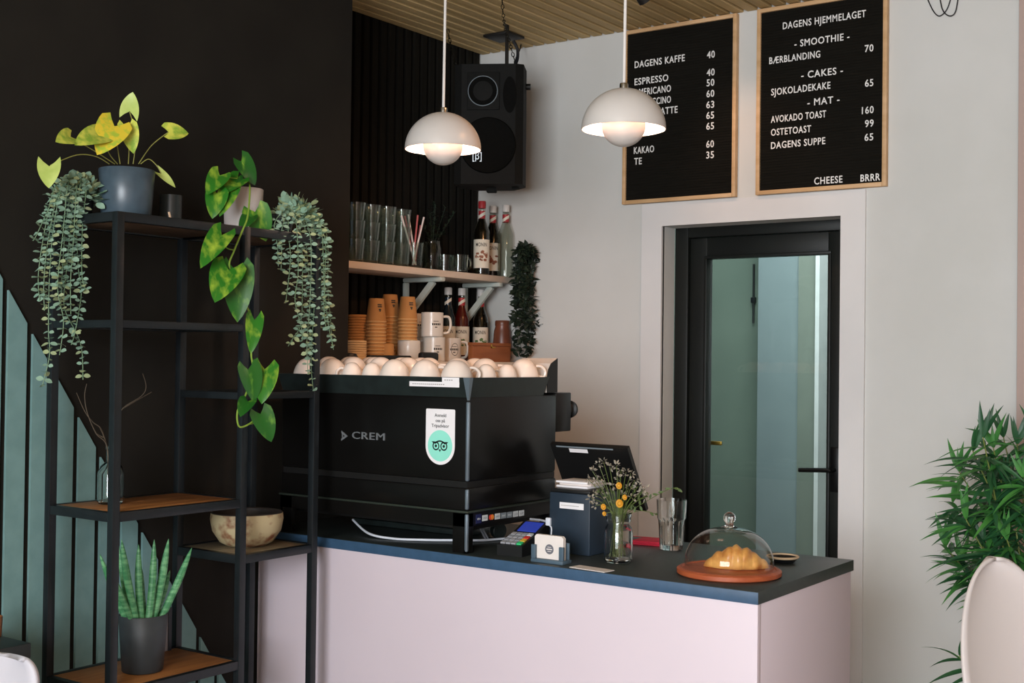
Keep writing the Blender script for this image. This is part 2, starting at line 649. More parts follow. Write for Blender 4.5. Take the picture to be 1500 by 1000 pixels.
lf.build('door_leaf', 'door_black', door)
bd = MB()
for p, q in (((GX0 - 0.012, 4.609, GZ0), (GX0, 4.616, GZ1)), ((GX1, 4.609, GZ0), (GX1 + 0.012, 4.616, GZ1)), ((GX0 - 0.012, 4.609, GZ1), (GX1 + 0.012, 4.616, GZ1 + 0.012))):
    bd.box(p, q, 0.002)
bd.build('glazing_bead', 'door_black', door)
MB().box((GX0, 4.637, GZ0), (GX1, 4.643, GZ1)).build('glass_pane', 'door_glass', door)
h = MB().box((-1.795, 4.603, 1.02), (-1.76, 4.616, 1.19), 0.004)
h.tube([(-1.778, 4.612, 1.105), (-1.778, 4.565, 1.105)], 0.009, 10)
h.tube(bez([(-1.778, 4.565, 1.105), (-1.79, 4.558, 1.105), (-1.90, 4.556, 1.100)], 6), 0.009, 10)
h.build('door_handle', 'handle_black', door)
# corridor behind the door
YB = 6.2
xs = [at(p, 500, y=YB).x for p in (1040, 1107, 1170, 1197, 1203)]
sbox('wall_corridor', [((-4.6, YB + 0.1, 0), (xs[1], YB + 0.2, 2.95))], 'corridor_wall')
sbox('wall_corridor_blue', [((xs[1] + 0.012, YB, 0), (xs[2], YB + 0.2, 2.95))], 'corridor_blue')
sbox('wall_corridor_olive', [((xs[2], YB - 0.01, 0), (xs[3], YB + 0.2, 2.95))], 'corridor_olive')
sbox('trim_2', [((xs[3], YB - 0.03, 0), (xs[4], YB + 0.2, 2.95))], 'white_paint')
zg = at(1210, 522, y=7.3).z
sbox('wall_stairwell', [((-3.2, 7.3, zg), (0.5, 7.4, 2.95)), ], 'white_paint')
sbox('wall_stairwell_dado', [((-3.2, 7.29, 0), (0.5, 7.4, zg))], 'grey_paint')
sbox('wall_corridor_side', [((-4.7, 4.6, 0), (-4.6, 7.4, 2.95)), ((-0.6, 4.6, 0), (-0.5, 7.4, 2.95))], 'corridor_wall')
sbox('ceiling_corridor', [((-4.7, 4.6, 2.95), (-0.5, 7.4, 3.0))], 'white_paint')
rl = MB()
rl.tube([at(1198, 617, y=7.0), at(1222, 636, y=7.0)], 0.02, 10)
o = rl.build('handrail', 'handle_black')
tag(o, 'dark handrail in the stairwell seen through the glazed door', 'handrail')
for px, q in ((1103, 0), (1112, 0)):
    pass
bl = MB()
p = at(1104, 430, y=YB + 0.09)
bl.tube([p + Vector((0, 0, 0.16)), p - Vector((0, 0, 0.16))], 0.006, 8)
bl.box(p + Vector((-0.012, -0.012, -0.05)), p + Vector((0.012, 0.01, -0.02)), 0.002)
tag(bl.build('door_bolt', 'rack_black'), 'thin vertical bolt on the corridor wall seen through the glass', 'bolt')
p = at(1050, 649, y=4.72)
bl = MB().box(p + Vector((-0.06, 0, -0.008)), p + Vector((0.02, 0.012, 0.008)), 0.003)
tag(bl.build('latch_lever', 'brass'), 'small brass lever behind the glass beside the black door stile', 'lever')

# teal slats under the stair line on the black wall
pan = thing('stair_slat_panel', 'teal vertical slats cut along a slanting stair line on the black wall', 'wall panel', (XL, 1.0, 0))
zdiag = lambda yy: 1.676 - 1.54 * (yy - 1.926)
k = -16
while True:
    y0 = 1.926 + 0.0742 * k
    y1 = y0 + 0.056
    k += 1
    if zdiag(y1) < 0.03:
        break
    if y1 < 0.75:
        continue
    t0, t1 = min(2.6, zdiag(y0)), min(2.6, zdiag(y1))
    MB().prism([(y0, 0.0), (y1, 0.0), (y1, t1), (y0, t0)], (XL + 0.0005, 0, 0), UY, UZ, (0.009, 0, 0)).build('slat', 'teal_paint', pan, smooth=False)

# ------------------------------------------------------------------ counter
CT = 0.96
ctr = thing('service_counter', 'pink-white service counter with a dark worktop below the two pendant lamps', 'counter', (-2.1, 3.1, 0))
MB().box((-2.995, 2.7975, 0.930), (-1.2655, 3.430, CT), 0.0012).build('worktop', 'worktop', ctr)
MB().box((-2.995, 2.7945, 0.930), (-1.2656, 2.7974, CT - 0.0008), 0.0008).build('edge_strip', 'edge_sky_reflection', ctr)['label'] = 'front edge strip with painted blue sky reflection'  # the mirrored sky is painted as blue on the worktop's front edge
MB().box((-2.715, 2.799, 0.0), (-1.268, 2.819, 0.930), 0.001).build('front_panel', 'counter_panel', ctr)
MB().box((-2.995, 2.812, 0.0), (-2.7155, 2.83, 0.930), 0.001).build('side_panel', 'counter_panel', ctr)
MB().box((-1.288, 2.8195, 0.0), (-1.268, 3.415, 0.930), 0.001).build('end_panel', 'counter_panel', ctr)
bk = MB()
for x0 in (-2.99, -2.425, -1.86):
    bk.box((x0, 3.39, 0.08), (x0 + 0.566, 3.41, 0.93), 0.002)
bk.box((-2.99, 2.85, 0.06), (-1.29, 3.39, 0.08))
bk.build('cupboard_front', 'counter_panel', ctr)

# ------------------------------------------------------------------ metal rack
RF, RB, RY = -2.65, -2.914, (1.996, 2.420, 2.702)
TOP = 1.87
rack = thing('shelving_rack', 'black metal rack with stepped wooden shelves standing beside the counter', 'rack', (-2.78, 2.35, 0))
for x in (RF, RB):
    for y in RY:
        MB().box((x - 0.011, y - 0.011, 0), (x + 0.011, y + 0.011, TOP), 0.0015).build('post', 'rack_black', rack)


def rack_shelf(z, ya, yb, wood, thick=0.024):
    r = MB()
    for x in (RF, RB):
        r.box((x - 0.010, ya + 0.011, z - thick), (x + 0.010, yb - 0.011, z), 0.0015)
    for y in (ya, yb):
        r.box((RB + 0.011, y - 0.010, z - thick), (RF - 0.011, y + 0.010, z), 0.0015)
    r.build('shelf_rail', 'rack_black', rack)
    MB().box((RB + 0.0105, ya + 0.0105, z - thick + 0.004), (RF - 0.0105, yb - 0.0105, z - 0.001), 0.001).build('shelf_board', wood, rack)


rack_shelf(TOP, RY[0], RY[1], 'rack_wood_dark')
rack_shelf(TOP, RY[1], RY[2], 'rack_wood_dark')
rack_shelf(1.597, RY[0], RY[1], 'rack_black', 0.02)
rack_shelf(1.408, RY[1], RY[2], 'rack_black', 0.02)
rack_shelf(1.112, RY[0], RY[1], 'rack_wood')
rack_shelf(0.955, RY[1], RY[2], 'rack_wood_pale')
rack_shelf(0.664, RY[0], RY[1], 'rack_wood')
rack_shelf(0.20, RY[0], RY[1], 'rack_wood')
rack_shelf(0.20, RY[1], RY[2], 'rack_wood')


# ------------------------------------------------------------------ pots and plants on the rack
def pot(root, c, z, r0, r1, h, m, soil=True, n=40, wall=0.005):
    b = MB().lathe([(0, z), (r0 - 0.003, z), (r0, z + 0.003), (r1, z + h - 0.002), (r1 - 0.002, z + h), (r1 - wall, z + h - 0.001), (r1 - wall - 0.002, z + h * 0.86), (0, z + h * 0.86)], (c[0], c[1], 0), n)
    o = b.build('pot', m, root, sharp=50)
    if soil:
        MB().lathe([(r1 - wall - 0.0025, z + h * 0.865), (r1 * 0.5, z + h * 0.885), (0, z + h * 0.89)], (c[0], c[1], 0), n).build('soil', 'soil', root)
    return o


def leaf_at(root, base, tip, w, xb, xt, mats, kind='heart', fold=0.18, bend=0.12, nrm=None, name='leaf', wave=0.0, nt=9):
    """A leaf of its own from the point base to the point tip (both in depth planes xb, xt), w wide."""
    B, T = at(*base, x=xb), at(*tip, x=xt)
    W = w * 0.00178 * abs(xb) / 2.78
    n = nrm or Vector((0.75, -0.55, 0.35)) + Vector((random.uniform(-.25, .25), random.uniform(-.25, .25), random.uniform(-.2, .2)))
    return MB().leaf(B, T, n, W, kind, fold, bend, nt, wave).build(name, mats, root)


random.seed(3)
PX, PY = -2.785, at(185, 310, x=-2.785).y
pb = thing('potted_syngonium', 'yellow-green arrowhead plant in a blue-grey pot on top of the rack', 'plant', (PX, PY, TOP))
pot(pb, (PX, PY), TOP, 0.064, 0.073, 0.132, 'pot_blue')
SY = [((72, 243), (71, 274), 29, 'syngonium_pale'), ((104, 200), (83, 206), 25, 'syngonium'), ((148, 197), (111, 209), 34, 'syngonium'),
      ((168, 184), (143, 224), 44, 'syngonium_yellow'), ((187, 186), (196, 224), 27, 'syngonium'), ((190, 163), (194, 135), 26, 'syngonium_pale'),
      ((247, 193), (277, 194), 29, 'syngonium'), ((236, 254), (258, 274), 13, 'syngonium_pale')]
for bs, tp, w, m in SY:
    leaf_at(pb, bs, tp, w * 1.1, PX + 0.03, PX + 0.05, m, 'arrow' if m == 'syngonium_pale' else 'heart', wave=0.006, bend=0.2)
for path in ([(160, 240), (140, 229), (112, 227), (74, 242)], [(168, 240), (140, 222), (104, 201)], [(172, 240), (160, 225), (148, 198)], [(176, 240), (172, 215), (168, 186)],
             [(188, 240), (189, 215), (187, 188)], [(195, 240), (199, 200), (190, 164)], [(203, 240), (222, 213), (246, 194)], [(206, 240), (218, 233), (230, 243), (236, 254)]):
    pts = [at(px, py, x=PX + 0.03 * i / (len(path) - 1)) for i, (px, py) in enumerate(path)]
    MB().tube(bez(pts, 6), 0.0014, 6).build('stalk', 'syngonium_stem', pb)

# white pot with the trailing pothos
WX = -2.79
WY = at(356, 322, x=WX).y
pw = thing('potted_pothos', 'trailing green pothos in a white pot on top of the rack', 'plant', (WX, WY, TOP))
pot(pw, (WX, WY), TOP + 0.012, 0.054, 0.058, 0.118, 'pot_white')
MB().lathe([(0, TOP), (0.050, TOP), (0.062, TOP + 0.010), (0.060, TOP + 0.016), (0.0, TOP + 0.010)], (WX, WY, 0), 36).build('saucer', 'pot_white', pw)
random.seed(11)
PO = [((318, 283), (311, 319), 30, 0, 'pothos'), ((322, 256), (303, 283), 28, 0, 'pothos'), ((349, 262), (319, 284), 27, 0, 'pothos'), ((338, 276), (322, 315), 25, 0.01, 'pothos'),
      ((354, 236), (376, 271), 30, 0, 'pothos_deep'), ((357, 262), (347, 275), 14, 0.01, 'pothos_deep'), ((374, 310), (391, 353), 40, 0.02, 'pothos'), ((366, 317), (351, 336), 21, 0.02, 'pothos_deep'),
      ((325, 343), (294, 389), 33, 0.02, 'pothos'), ((335, 394), (315, 440), 46, 0.03, 'pothos'), ((347, 398), (349, 471), 46, 0.02, 'pothos_deep'), ((373, 468), (368, 517), 25, 0.03, 'pothos'),
      ((364, 541), (374, 588), 36, 0.03, 'pothos_deep'), ((388, 540), (384, 590), 38, 0.04, 'pothos'), ((363, 587), (352, 608), 24, 0.04, 'pothos_deep'), ((382, 606), (399, 647), 34, 0.03, 'pothos_deep')]
for bs, tp, w, dx, m in PO:
    up = bs[1] < 330
    X0 = -2.70 if up else -2.605
    leaf_at(pw, bs, tp, w * 1.2, X0 + dx * 0.6, X0 + dx + 0.01, m, fold=0.22, bend=0.22)
vine = [at(362, 262, x=-2.74), at(366, 275, x=-2.69), at(363, 316, x=-2.63), at(355, 338, x=-2.61), at(343, 367, x=-2.605), at(336, 392, x=-2.605), at(352, 430, x=-2.60),
        at(369, 470, x=-2.605), at(368, 518, x=-2.605), at(370, 541, x=-2.605), at(360, 578, x=-2.60), at(348, 602, x=-2.595), at(350, 624, x=-2.60), at(363, 622, x=-2.6), at(376, 612, x=-2.6)]
MB().tube(bez(vine, 6), 0.0026, 8).build('vine', 'pothos_stem', pw)
for path in ([(326, 345), (331, 362), (342, 366)], [(336, 260), (350, 262), (360, 266)], [(355, 238), (360, 250), (362, 266)], [(384, 607), (374, 618), (364, 622)]):
    X0 = -2.70 if path[0][1] < 330 else -2.604
    MB().tube(bez([at(px, py, x=X0) for px, py in path], 5), 0.0016, 6).build('stalk', 'pothos_stem', pw)


# hanging eucalyptus
def strand(root, path, x0, dx, seed, name='strand', size=1.0, mats=('eucalyptus_stem', 'eucalyptus', 'eucalyptus_warm'), step=0.0105):
    random.seed(seed)
    pts = bez([at(px, py, x=x0 + dx * min(1, i)) + Vector((random.uniform(-.004, .004), random.uniform(-.004, .004), 0)) for i, (px, py) in enumerate(path)], 10)
    b = MB()
    b.tube(pts, 0.0011, 5)
    acc, turn = 0.0, random.random() * 3
    for p, q in zip(pts, pts[1:]):
        d = q - p
        acc += d.length
        if acc < step:
            continue
        acc = 0
        turn += 1.57 + random.uniform(-.3, .3)
        _, s, u = frame_of(d, Vector((0.3, 0.9, 0.1)))
        L = size * random.uniform(0.014, 0.021)
        for sg in (0, math.pi):
            a = turn + sg
            out = (s * math.cos(a) + u * math.sin(a))
            tip = p + out * L + Vector((0, 0, -random.uniform(-0.002, 0.006)))
            b.mat(1 if random.random() < 0.75 else 2)
            b.leaf(p + out * 0.002, tip, Vector((random.uniform(0.2, 1.0), random.uniform(-1.2, -.2), 1.0)), L * random.uniform(0.68, 0.9), 'oval', 0.1, 0.15, 5)
        b.mat(0)
    return b.build(name, mats, root)


def mound(root, c, rx, ry, rz, n, seed, mats, size=0.022, name='crown'):
    random.seed(seed)
    b = MB()
    for i in range(n):
        a, e = random.uniform(0, 6.283), random.uniform(-0.25, 1.5)
        o = Vector((math.cos(a) * math.cos(e), math.sin(a) * math.cos(e), math.sin(e)))
        p = Vector(c) + Vector((o.x * rx, o.y * ry, o.z * rz)) * random.uniform(0.55, 1.0)
        d = (o + Vector((random.uniform(-.6, .6), random.uniform(-.6, .6), random.uniform(-.5, .5)))).normalized()
        L = size * random.uniform(0.8, 1.25)
        b.mat(0 if random.random() < 0.75 else 1)
        b.leaf(p, p + d * L, Vector((random.uniform(-1, 1), random.uniform(-1, 0.3), 1)), L * 0.8, 'oval', 0.12, 0.1, 5)
    return b.build(name, mats, root)


ea = thing('hanging_eucalyptus', 'grey-green eucalyptus strands hanging over the rack end beside the blue-grey pot', 'plant', (-2.865, 2.035, TOP))
pot(ea, (-2.865, 2.035), TOP, 0.030, 0.036, 0.055, 'pot_dark')
mound(ea, (-2.85, 2.015, TOP + 0.045), 0.07, 0.062, 0.060, 150, 5, ['eucalyptus', 'eucalyptus_warm'])
LS = [[(112, 262), (84, 272), (64, 335), (58, 400), (57, 440)], [(114, 262), (92, 268), (78, 330), (73, 400), (70, 480), (71, 520), (61, 566)], [(116, 262), (102, 268), (91, 340), (85, 420), (95, 470), (88, 520)],
      [(118, 262), (110, 268), (102, 330), (97, 400), (96, 450), (112, 490), (119, 515), (123, 556)], [(120, 262), (118, 268), (115, 330), (118, 395), (120, 430), (108, 485), (105, 505)], [(121, 264), (128, 275), (124, 330), (122, 400), (125, 424)],
      [(116, 264), (104, 275), (97, 330), (90, 385), (92, 445)], [(112, 264), (88, 280), (72, 345), (66, 410), (68, 455)], [(118, 264), (112, 280), (108, 345), (104, 410), (101, 460)], [(112, 264), (80, 290), (55, 345), (48, 352)]]
for i, pth in enumerate(LS):
    strand(ea, pth, -2.85, 0.04 + 0.012 * (i % 3), 40 + i, step=0.0105)
eb = thing('hanging_eucalyptus', 'grey-green eucalyptus strands hanging beside the trailing pothos towards the coffee machine', 'plant', (-2.735, 2.635, TOP))
pot(eb, (-2.735, 2.635), TOP, 0.032, 0.040, 0.06, 'pot_dark')
mound(eb, (-2.705, 2.668, TOP + 0.05), 0.070, 0.075, 0.062, 150, 6, ['eucalyptus', 'eucalyptus_warm'])
RS = [[(425, 300), (404, 325), (406, 360), (407, 390)], [(428, 300), (422, 330), (423, 380), (420, 444)], [(432, 298), (434, 335), (437, 400), (431, 440), (440, 480), (442, 500)], [(436, 298), (446, 330), (450, 380), (457, 440), (459, 516)],
      [(440, 298), (461, 330), (463, 400), (458, 470), (456, 530), (458, 572)], [(444, 298), (470, 330), (474, 420), (480, 470), (487, 512)], [(446, 300), (479, 340), (481, 420), (484, 470), (488, 505)],
      [(434, 300), (442, 360), (444, 430), (440, 475), (430, 495), (421, 507)], [(438, 300), (453, 350), (455, 440), (452, 500), (450, 548)], [(442, 300), (467, 350), (469, 430), (466, 490)], [(430, 300), (412, 330), (413, 365), (412, 395)],
      [(446, 300), (475, 345), (476, 400), (474, 450), (476, 480)]]
for i, pth in enumerate(RS):
    strand(eb, pth, -2.69, 0.03 + 0.012 * (i % 3), 70 + i, step=0.0105)

# small things on the top shelf
cx, cy = -2.86, at(250, 310, x=-2.86).y
ch = thing('candle_holder', 'small dark grey candle holder between the two potted plants on the rack', 'candle holder', (cx, cy, TOP))
MB().lathe([(0, TOP), (0.028, TOP), (0.031, TOP + 0.004), (0.031, TOP + 0.092), (0.027, TOP + 0.092), (0.026, TOP + 0.02), (0, TOP + 0.018)], (cx, cy, 0), 32).build('holder', 'candle_grey', ch)
MB().lathe([(0, TOP + 0.0185), (0.0255, TOP + 0.0205), (0.0255, TOP + 0.05), (0, TOP + 0.052)], (cx, cy, 0), 24).build('candle', 'pot_white', ch)
q = at(249, 313, x=-2.70)
q.z = TOP
og = MB().box(q + Vector((-0.008, -0.016, 0)), q + Vector((0.008, 0.016, 0.005)), 0.001)
og.bar(q + Vector((0, 0.002, 0.004)), q + Vector((0, -0.004, 0.022)), 0.004)
tag(og.build('wooden_ornament', 'pale_wood'), 'tiny pale wooden ornament lying in front of the dark candle holder', 'ornament')

# bottle with dry twigs
bx, by = -2.82, at(162, 728, x=-2.82).y
Z1 = 1.112
bt = tag(MB().lathe([(0, Z1), (0.030, Z1), (0.035, Z1 + 0.006), (0.035, Z1 + 0.082), (0.027, Z1 + 0.10), (0.013, Z1 + 0.112), (0.012, Z1 + 0.142), (0.0145, Z1 + 0.145), (0.0145, Z1 + 0.152), (0.010, Z1 + 0.152), (0.0105, Z1 + 0.112), (0.032, Z1 + 0.08), (0.032, Z1 + 0.008), (0, Z1 + 0.006)],
                    (bx, by, 0), 36).build('glass_bottle', 'thick_glass'), 'clear glass bottle holding bare twigs on the wooden rack shelf', 'bottle')
tw = thing('dried_twig', 'bare dry twigs standing in the clear glass bottle on the rack', 'twigs', (bx, by, Z1 + 0.02))
for path in ([(158, 720), (157, 655), (141, 635), (128, 605), (124, 580), (127, 562)], [(157, 655), (148, 628), (136, 618), (124, 602), (112, 575)], [(160, 720), (160, 655), (166, 625), (180, 598), (207, 580), (214, 566), (209, 547)], [(180, 598), (222, 574)], [(141, 635), (152, 640), (146, 626)]):
    pts = bez([at(px, py, x=bx + 0.004 * i) for i, (px, py) in enumerate(path)], 5)
    MB().tube(pts, [0.0019 - 0.0012 * i / len(pts) for i in range(len(pts))], 6).build('twig', 'twig', tw)

# carved bowl
vx, vy, Z2 = -2.782, 2.563, 0.955
bw = thing('wooden_bowl', 'rough bark-patterned wooden bowl with a dark hollow on the lower rack shelf', 'bowl', (vx, vy, Z2))
MB().lathe([(0, Z2), (0.056, Z2), (0.078, Z2 + 0.012), (0.100, Z2 + 0.045), (0.106, Z2 + 0.078), (0.104, Z2 + 0.096)], (vx, vy, 0), 48, rfun=lambda a, z: 1 + 0.012 * math.sin(3 * a)).build('bowl_shell', 'bowl_bark', bw)
MB().lathe([(0.104, Z2 + 0.096), (0.101, Z2 + 0.099), (0.097, Z2 + 0.096), (0.094, Z2 + 0.06), (0.07, Z2 + 0.025), (0, Z2 + 0.012)], (vx, vy, 0), 48, rfun=lambda a, z: 1 + 0.012 * math.sin(3 * a)).build('bowl_hollow', 'bowl_dark', bw)

# snake plant
sx, sy, Z3 = -2.765, at(209, 960, x=-2.765).y, 0.664
sp = thing('snake_plant', 'green cylindrical snake plant in a dark pot on the bottom wooden shelf', 'plant', (sx, sy, Z3))
pot(sp, (sx, sy), Z3, 0.054, 0.065, 0.152, 'pot_dark')
SN = [((146, 811), (184, 925), 9, -.01), ((174, 798), (190, 930), 9, .01), ((178, 790), (197, 932), 11, .03), ((203, 797), (207, 935), 11, .02), ((226, 790), (217, 932), 11, .035), ((247, 789), (222, 935), 12, .03), ((249, 835), (229, 930), 9, -.01), ((281, 802), (234, 925), 11, .03), ((163, 835), (186, 928), 9, .03), ((207, 830), (212, 925), 9, -.02)]
for tp, bs, w, dx in SN:
    T, B = at(*tp, x=sx + dx * 1.3), at(*bs, x=sx + dx)
    off = Vector((B.x - sx, B.y - sy))
    if off.length > 0.042:
        off *= 0.042 / off.length
    B = Vector((sx + off.x, sy + off.y, Z3 + 0.128))
    mid = (T + B) / 2 + Vector((0, 0.004 * (1 if tp[0] > 209 else -1), 0))
    pts = bez([B, mid, T], 8)
    n = len(pts)
    MB().tube(pts, [w * 0.00088 * min(1, 1.25 * (1 - (i / (n - 1)) ** 3.2)) + 0.0004 for i in range(n)], 10).build('leaf', 'snake_leaf', sp)
fx, fy = -2.895, 2.372
pf = thing('picture_frame', 'small pale panel in a black frame behind the snake plant', 'frame', (fx, fy, Z3))
MB().box((fx - 0.004, fy - 0.045, Z3), (fx + 0.004, fy - 0.002, Z3 + 0.115)).build('panel', 'grey_paint', pf)
b = MB().box((fx - 0.006, fy - 0.052, Z3 + 0.115), (fx + 0.006, fy + 0.010, Z3 + 0.123)).box((fx - 0.006, fy - 0.002, Z3), (fx + 0.006, fy + 0.010, Z3 + 0.115)).box((fx - 0.006, fy - 0.052, Z3), (fx + 0.006, fy - 0.045, Z3 + 0.115))
b.build('frame', 'rack_black', pf)
# ------------------------------------------------------------------ pendant lamps
def pendant(x, y, label):
    r = thing('pendant_lamp', label, 'lamp', (x, y, ZC), 'white dome pendant lamps')
    zr = 2.137
    out = [(0.115 * math.sin(a), zr + 0.112 * math.cos(a)) for a in [math.pi / 2 * k / 18 for k in range(3, 19)]]
    b = MB().lathe([(0, zr + 0.112)] + [(0.115 * math.sin(a), zr + 0.112 * math.cos(a)) for a in [math.pi / 2 * k / 18 for k in range(1, 19)]], (x, y, 0), 64)
    b.mat(1)
    b.lathe([(0.115, zr), (0.1135, zr + 0.0005)] + [(0.1125 * math.sin(a), zr + 0.109 * math.cos(a)) for a in [math.pi / 2 * k / 18 for k in range(18, -1, -1)]], (x, y, 0), 64)
    b.build('lamp_shade', ['lamp_white', 'lamp_inside'], r)
    zb = zr - 0.001
    b = MB().lathe([(0, zb - 0.046)] + [(0.060 * math.sin(a), zb + 0.012 - 0.058 * math.cos(a)) for a in [math.pi / 2 * k / 14 for k in range(1, 16)]] + [(0.0575, zb + 0.020)] + [(0.0575 * math.sin(a), zb + 0.012 - 0.055 * math.cos(a)) for a in [math.pi / 2 * k / 14 for k in range(14, -1, -1)]], (x, y, 0), 48)
    b.build('inner_bowl', 'lamp_white', r)
    b = MB()
    for k in range(3):
        a = 2.1 * k + 0.4
        b.tube([(x + 0.058 * math.cos(a), y + 0.058 * math.sin(a), zb + 0.016), (x + 0.085 * math.cos(a), y + 0.085 * math.sin(a), zb + 0.075)], 0.0018, 6)
    b.build('bowl_arm', 'steel', r)
    b = MB().lathe([(0.0, zr + 0.126), (0.011, zr + 0.126), (0.012, zr + 0.122), (0.012, zr + 0.106)], (x, y, 0), 20)
    b.build('cord_cap', 'steel', r)
    MB().tube([(x, y, ZC), (x + 0.002, y, 2.6), (x, y, zr + 0.124)], 0.0042, 8).build('cord', 'cord_white', r)
    MB().lathe([(0.045, ZC), (0.045, ZC - 0.018), (0.03, ZC - 0.024), (0, ZC - 0.024)], (x, y, 0), 32).build('ceiling_rose', 'cord_white', r)
    MB().lathe([(0.014, zb + 0.10), (0.014, zb + 0.05)], (x, y, 0), 16).build('socket', 'cord_white', r)
    MB().sphere((x, y, zb + 0.035), 0.02, 10).build('bulb', 'bulb', r)
    d = bpy.data.lights.new('pendant_bulb', 'POINT')
    d.energy, d.color, d.shadow_soft_size = 23.0, (1.0, 0.73, 0.56), 0.024
    o = bpy.data.objects.new('pendant_bulb', d)
    o.location = (x, y, zb + 0.072)
    COL.objects.link(o)
    return r


pendant(-2.368, 2.945, 'white dome pendant lamp hanging above the coffee machine')
pendant(-1.740, 2.945, 'white dome pendant lamp hanging in front of the first menu board')

# spot lamp on the ceiling, aimed at the wall between the menu boards
tp = at(936, -10, z=ZC - 0.05)
tl = thing('ceiling_spot', 'black ceiling spot lamp just above the first menu board', 'lamp', (tp.x, tp.y, ZC))
tgt = Vector((-2.06, 4.5, 2.2))
dv = (tgt - Vector((tp.x, tp.y, ZC - 0.04))).normalized()
MB().lathe([(0.032, ZC), (0.032, ZC - 0.016), (0.01, ZC - 0.02), (0, ZC - 0.02)], (tp.x, tp.y, 0), 24).build('mount', 'track_black', tl)
p0 = Vector((tp.x, tp.y, ZC - 0.035))
MB().tube([p0 - dv * 0.030, p0 - dv * 0.022, p0 + dv * 0.02, p0 + dv * 0.05], [0.015, 0.026, 0.028, 0.028], 20, cap=True).build('lamp_head', 'track_black', tl)
d = bpy.data.lights.new('spot_beam', 'SPOT')
d.energy, d.color, d.spot_size, d.spot_blend, d.shadow_soft_size = 9, (1.0, 0.60, 0.40), math.radians(62), 1.0, 0.025
o = bpy.data.objects.new('spot_beam', d)
o.location = p0 + dv * 0.056
o.rotation_euler = dv.to_track_quat('-Z', 'Y').to_euler()
COL.objects.link(o)


# a second spot of the same kind over the machine, above the picture's upper edge
p0 = Vector((-1.30, 3.18, ZC - 0.035))
dv = (Vector((-2.90, 3.68, 1.45)) - p0).normalized()
t2 = thing('ceiling_spot', 'black ceiling spot lamp aimed at the coffee machine and the shelves', 'lamp', (p0.x, p0.y, ZC))
MB().lathe([(0.032, ZC), (0.032, ZC - 0.016), (0.01, ZC - 0.02), (0, ZC - 0.02)], (p0.x, p0.y, 0), 24).build('mount', 'track_black', t2)
MB().tube([p0 - dv * 0.030, p0 - dv * 0.022, p0 + dv * 0.02, p0 + dv * 0.05], [0.015, 0.026, 0.028, 0.028], 20).build('lamp_head', 'track_black', t2)
d = bpy.data.lights.new('spot_beam', 'SPOT')
d.energy, d.color, d.spot_size, d.spot_blend, d.shadow_soft_size = 60, (1.0, 0.46, 0.20), math.radians(70), 1.0, 0.03
o = bpy.data.objects.new('spot_beam', d)
o.location = p0 + dv * 0.056
o.rotation_euler = dv.to_track_quat('-Z', 'Y').to_euler()
COL.objects.link(o)


# ------------------------------------------------------------------ menu boards
def board(x0, x1, z0, z1, label, rows):
    yf = YW - 0.026
    r = thing('letter_board', label, 'menu board', ((x0 + x1) / 2, YW, z0), 'framed menu boards on the white wall')
    w = 0.0155
    b = MB()
    for p, q in (((x0, yf, z0), (x0 + w, YW - 0.001, z1)), ((x1 - w, yf, z0), (x1, YW - 0.001, z1)), ((x0 + w, yf, z0), (x1 - w, YW - 0.001, z0 + w)), ((x0 + w, yf, z1 - w), (x1 - w, YW - 0.001, z1))):
        b.box(p, q, 0.0015)
    b.build('frame', 'frame_oak', r)
    b = MB().box((x0 + w, yf + 0.010, z0 + w), (x1 - w, YW - 0.002, z1 - w))
    z = z0 + w + 0.004
    while z < z1 - w - 0.006:
        b.box((x0 + w, yf + 0.0085, z), (x1 - w, yf + 0.0105, z + 0.0075))
        z += 0.0105
    b.build('felt_panel', 'felt_black', r, smooth=False)
    for s, px, py, pr, hgt in rows:
        o = at(px, py, y=yf + 0.0083)
        e = at(pr, py - 0.12 * (pr - px), y=yf + 0.0083)
        MB().text(s, o, UX, UZ, hgt, e.x - o.x, depth=0.0022, spacing=1.12, weight=0.012).build('text_row', 'letter_white', r, smooth=False)
    return r


H1 = 0.0285
board(-2.6487, -2.1390, 2.1530, 2.8705, 'framed black menu board behind the second pendant lamp, listing coffee prices',
      [('DAGENS KAFFE', 930, 99.8, 1003.3, H1), ('40', 1035.9, 85.6, 1047.3, H1), ('ESPRESSO', 929.8, 125, 979.2, H1), ('40', 1035.6, 111.6, 1047, H1), ('AMERICANO', 929.8, 140.8, 983, H1), ('50', 1035.4, 126.6, 1046.6, H1),
       ('CAPPUCCINO', 929.6, 156.6, 983, H1), ('60', 1035.2, 142.7, 1046.5, H1), ('CAFFE LATTE', 929.4, 172.3, 992.8, H1), ('63', 1035.0, 158.8, 1046.4, H1), ('65', 1035.0, 174.4, 1046.2, H1), ('65', 1035.0, 190.1, 1046.2, H1),
       ('KAKAO', 928.8, 225.4, 958.3, H1), ('60', 1034.9, 216.4, 1046, H1), ('TE', 929.3, 241.3, 940.3, H1), ('35', 1034.9, 232.2, 1046, H1)])
H2 = 0.0268
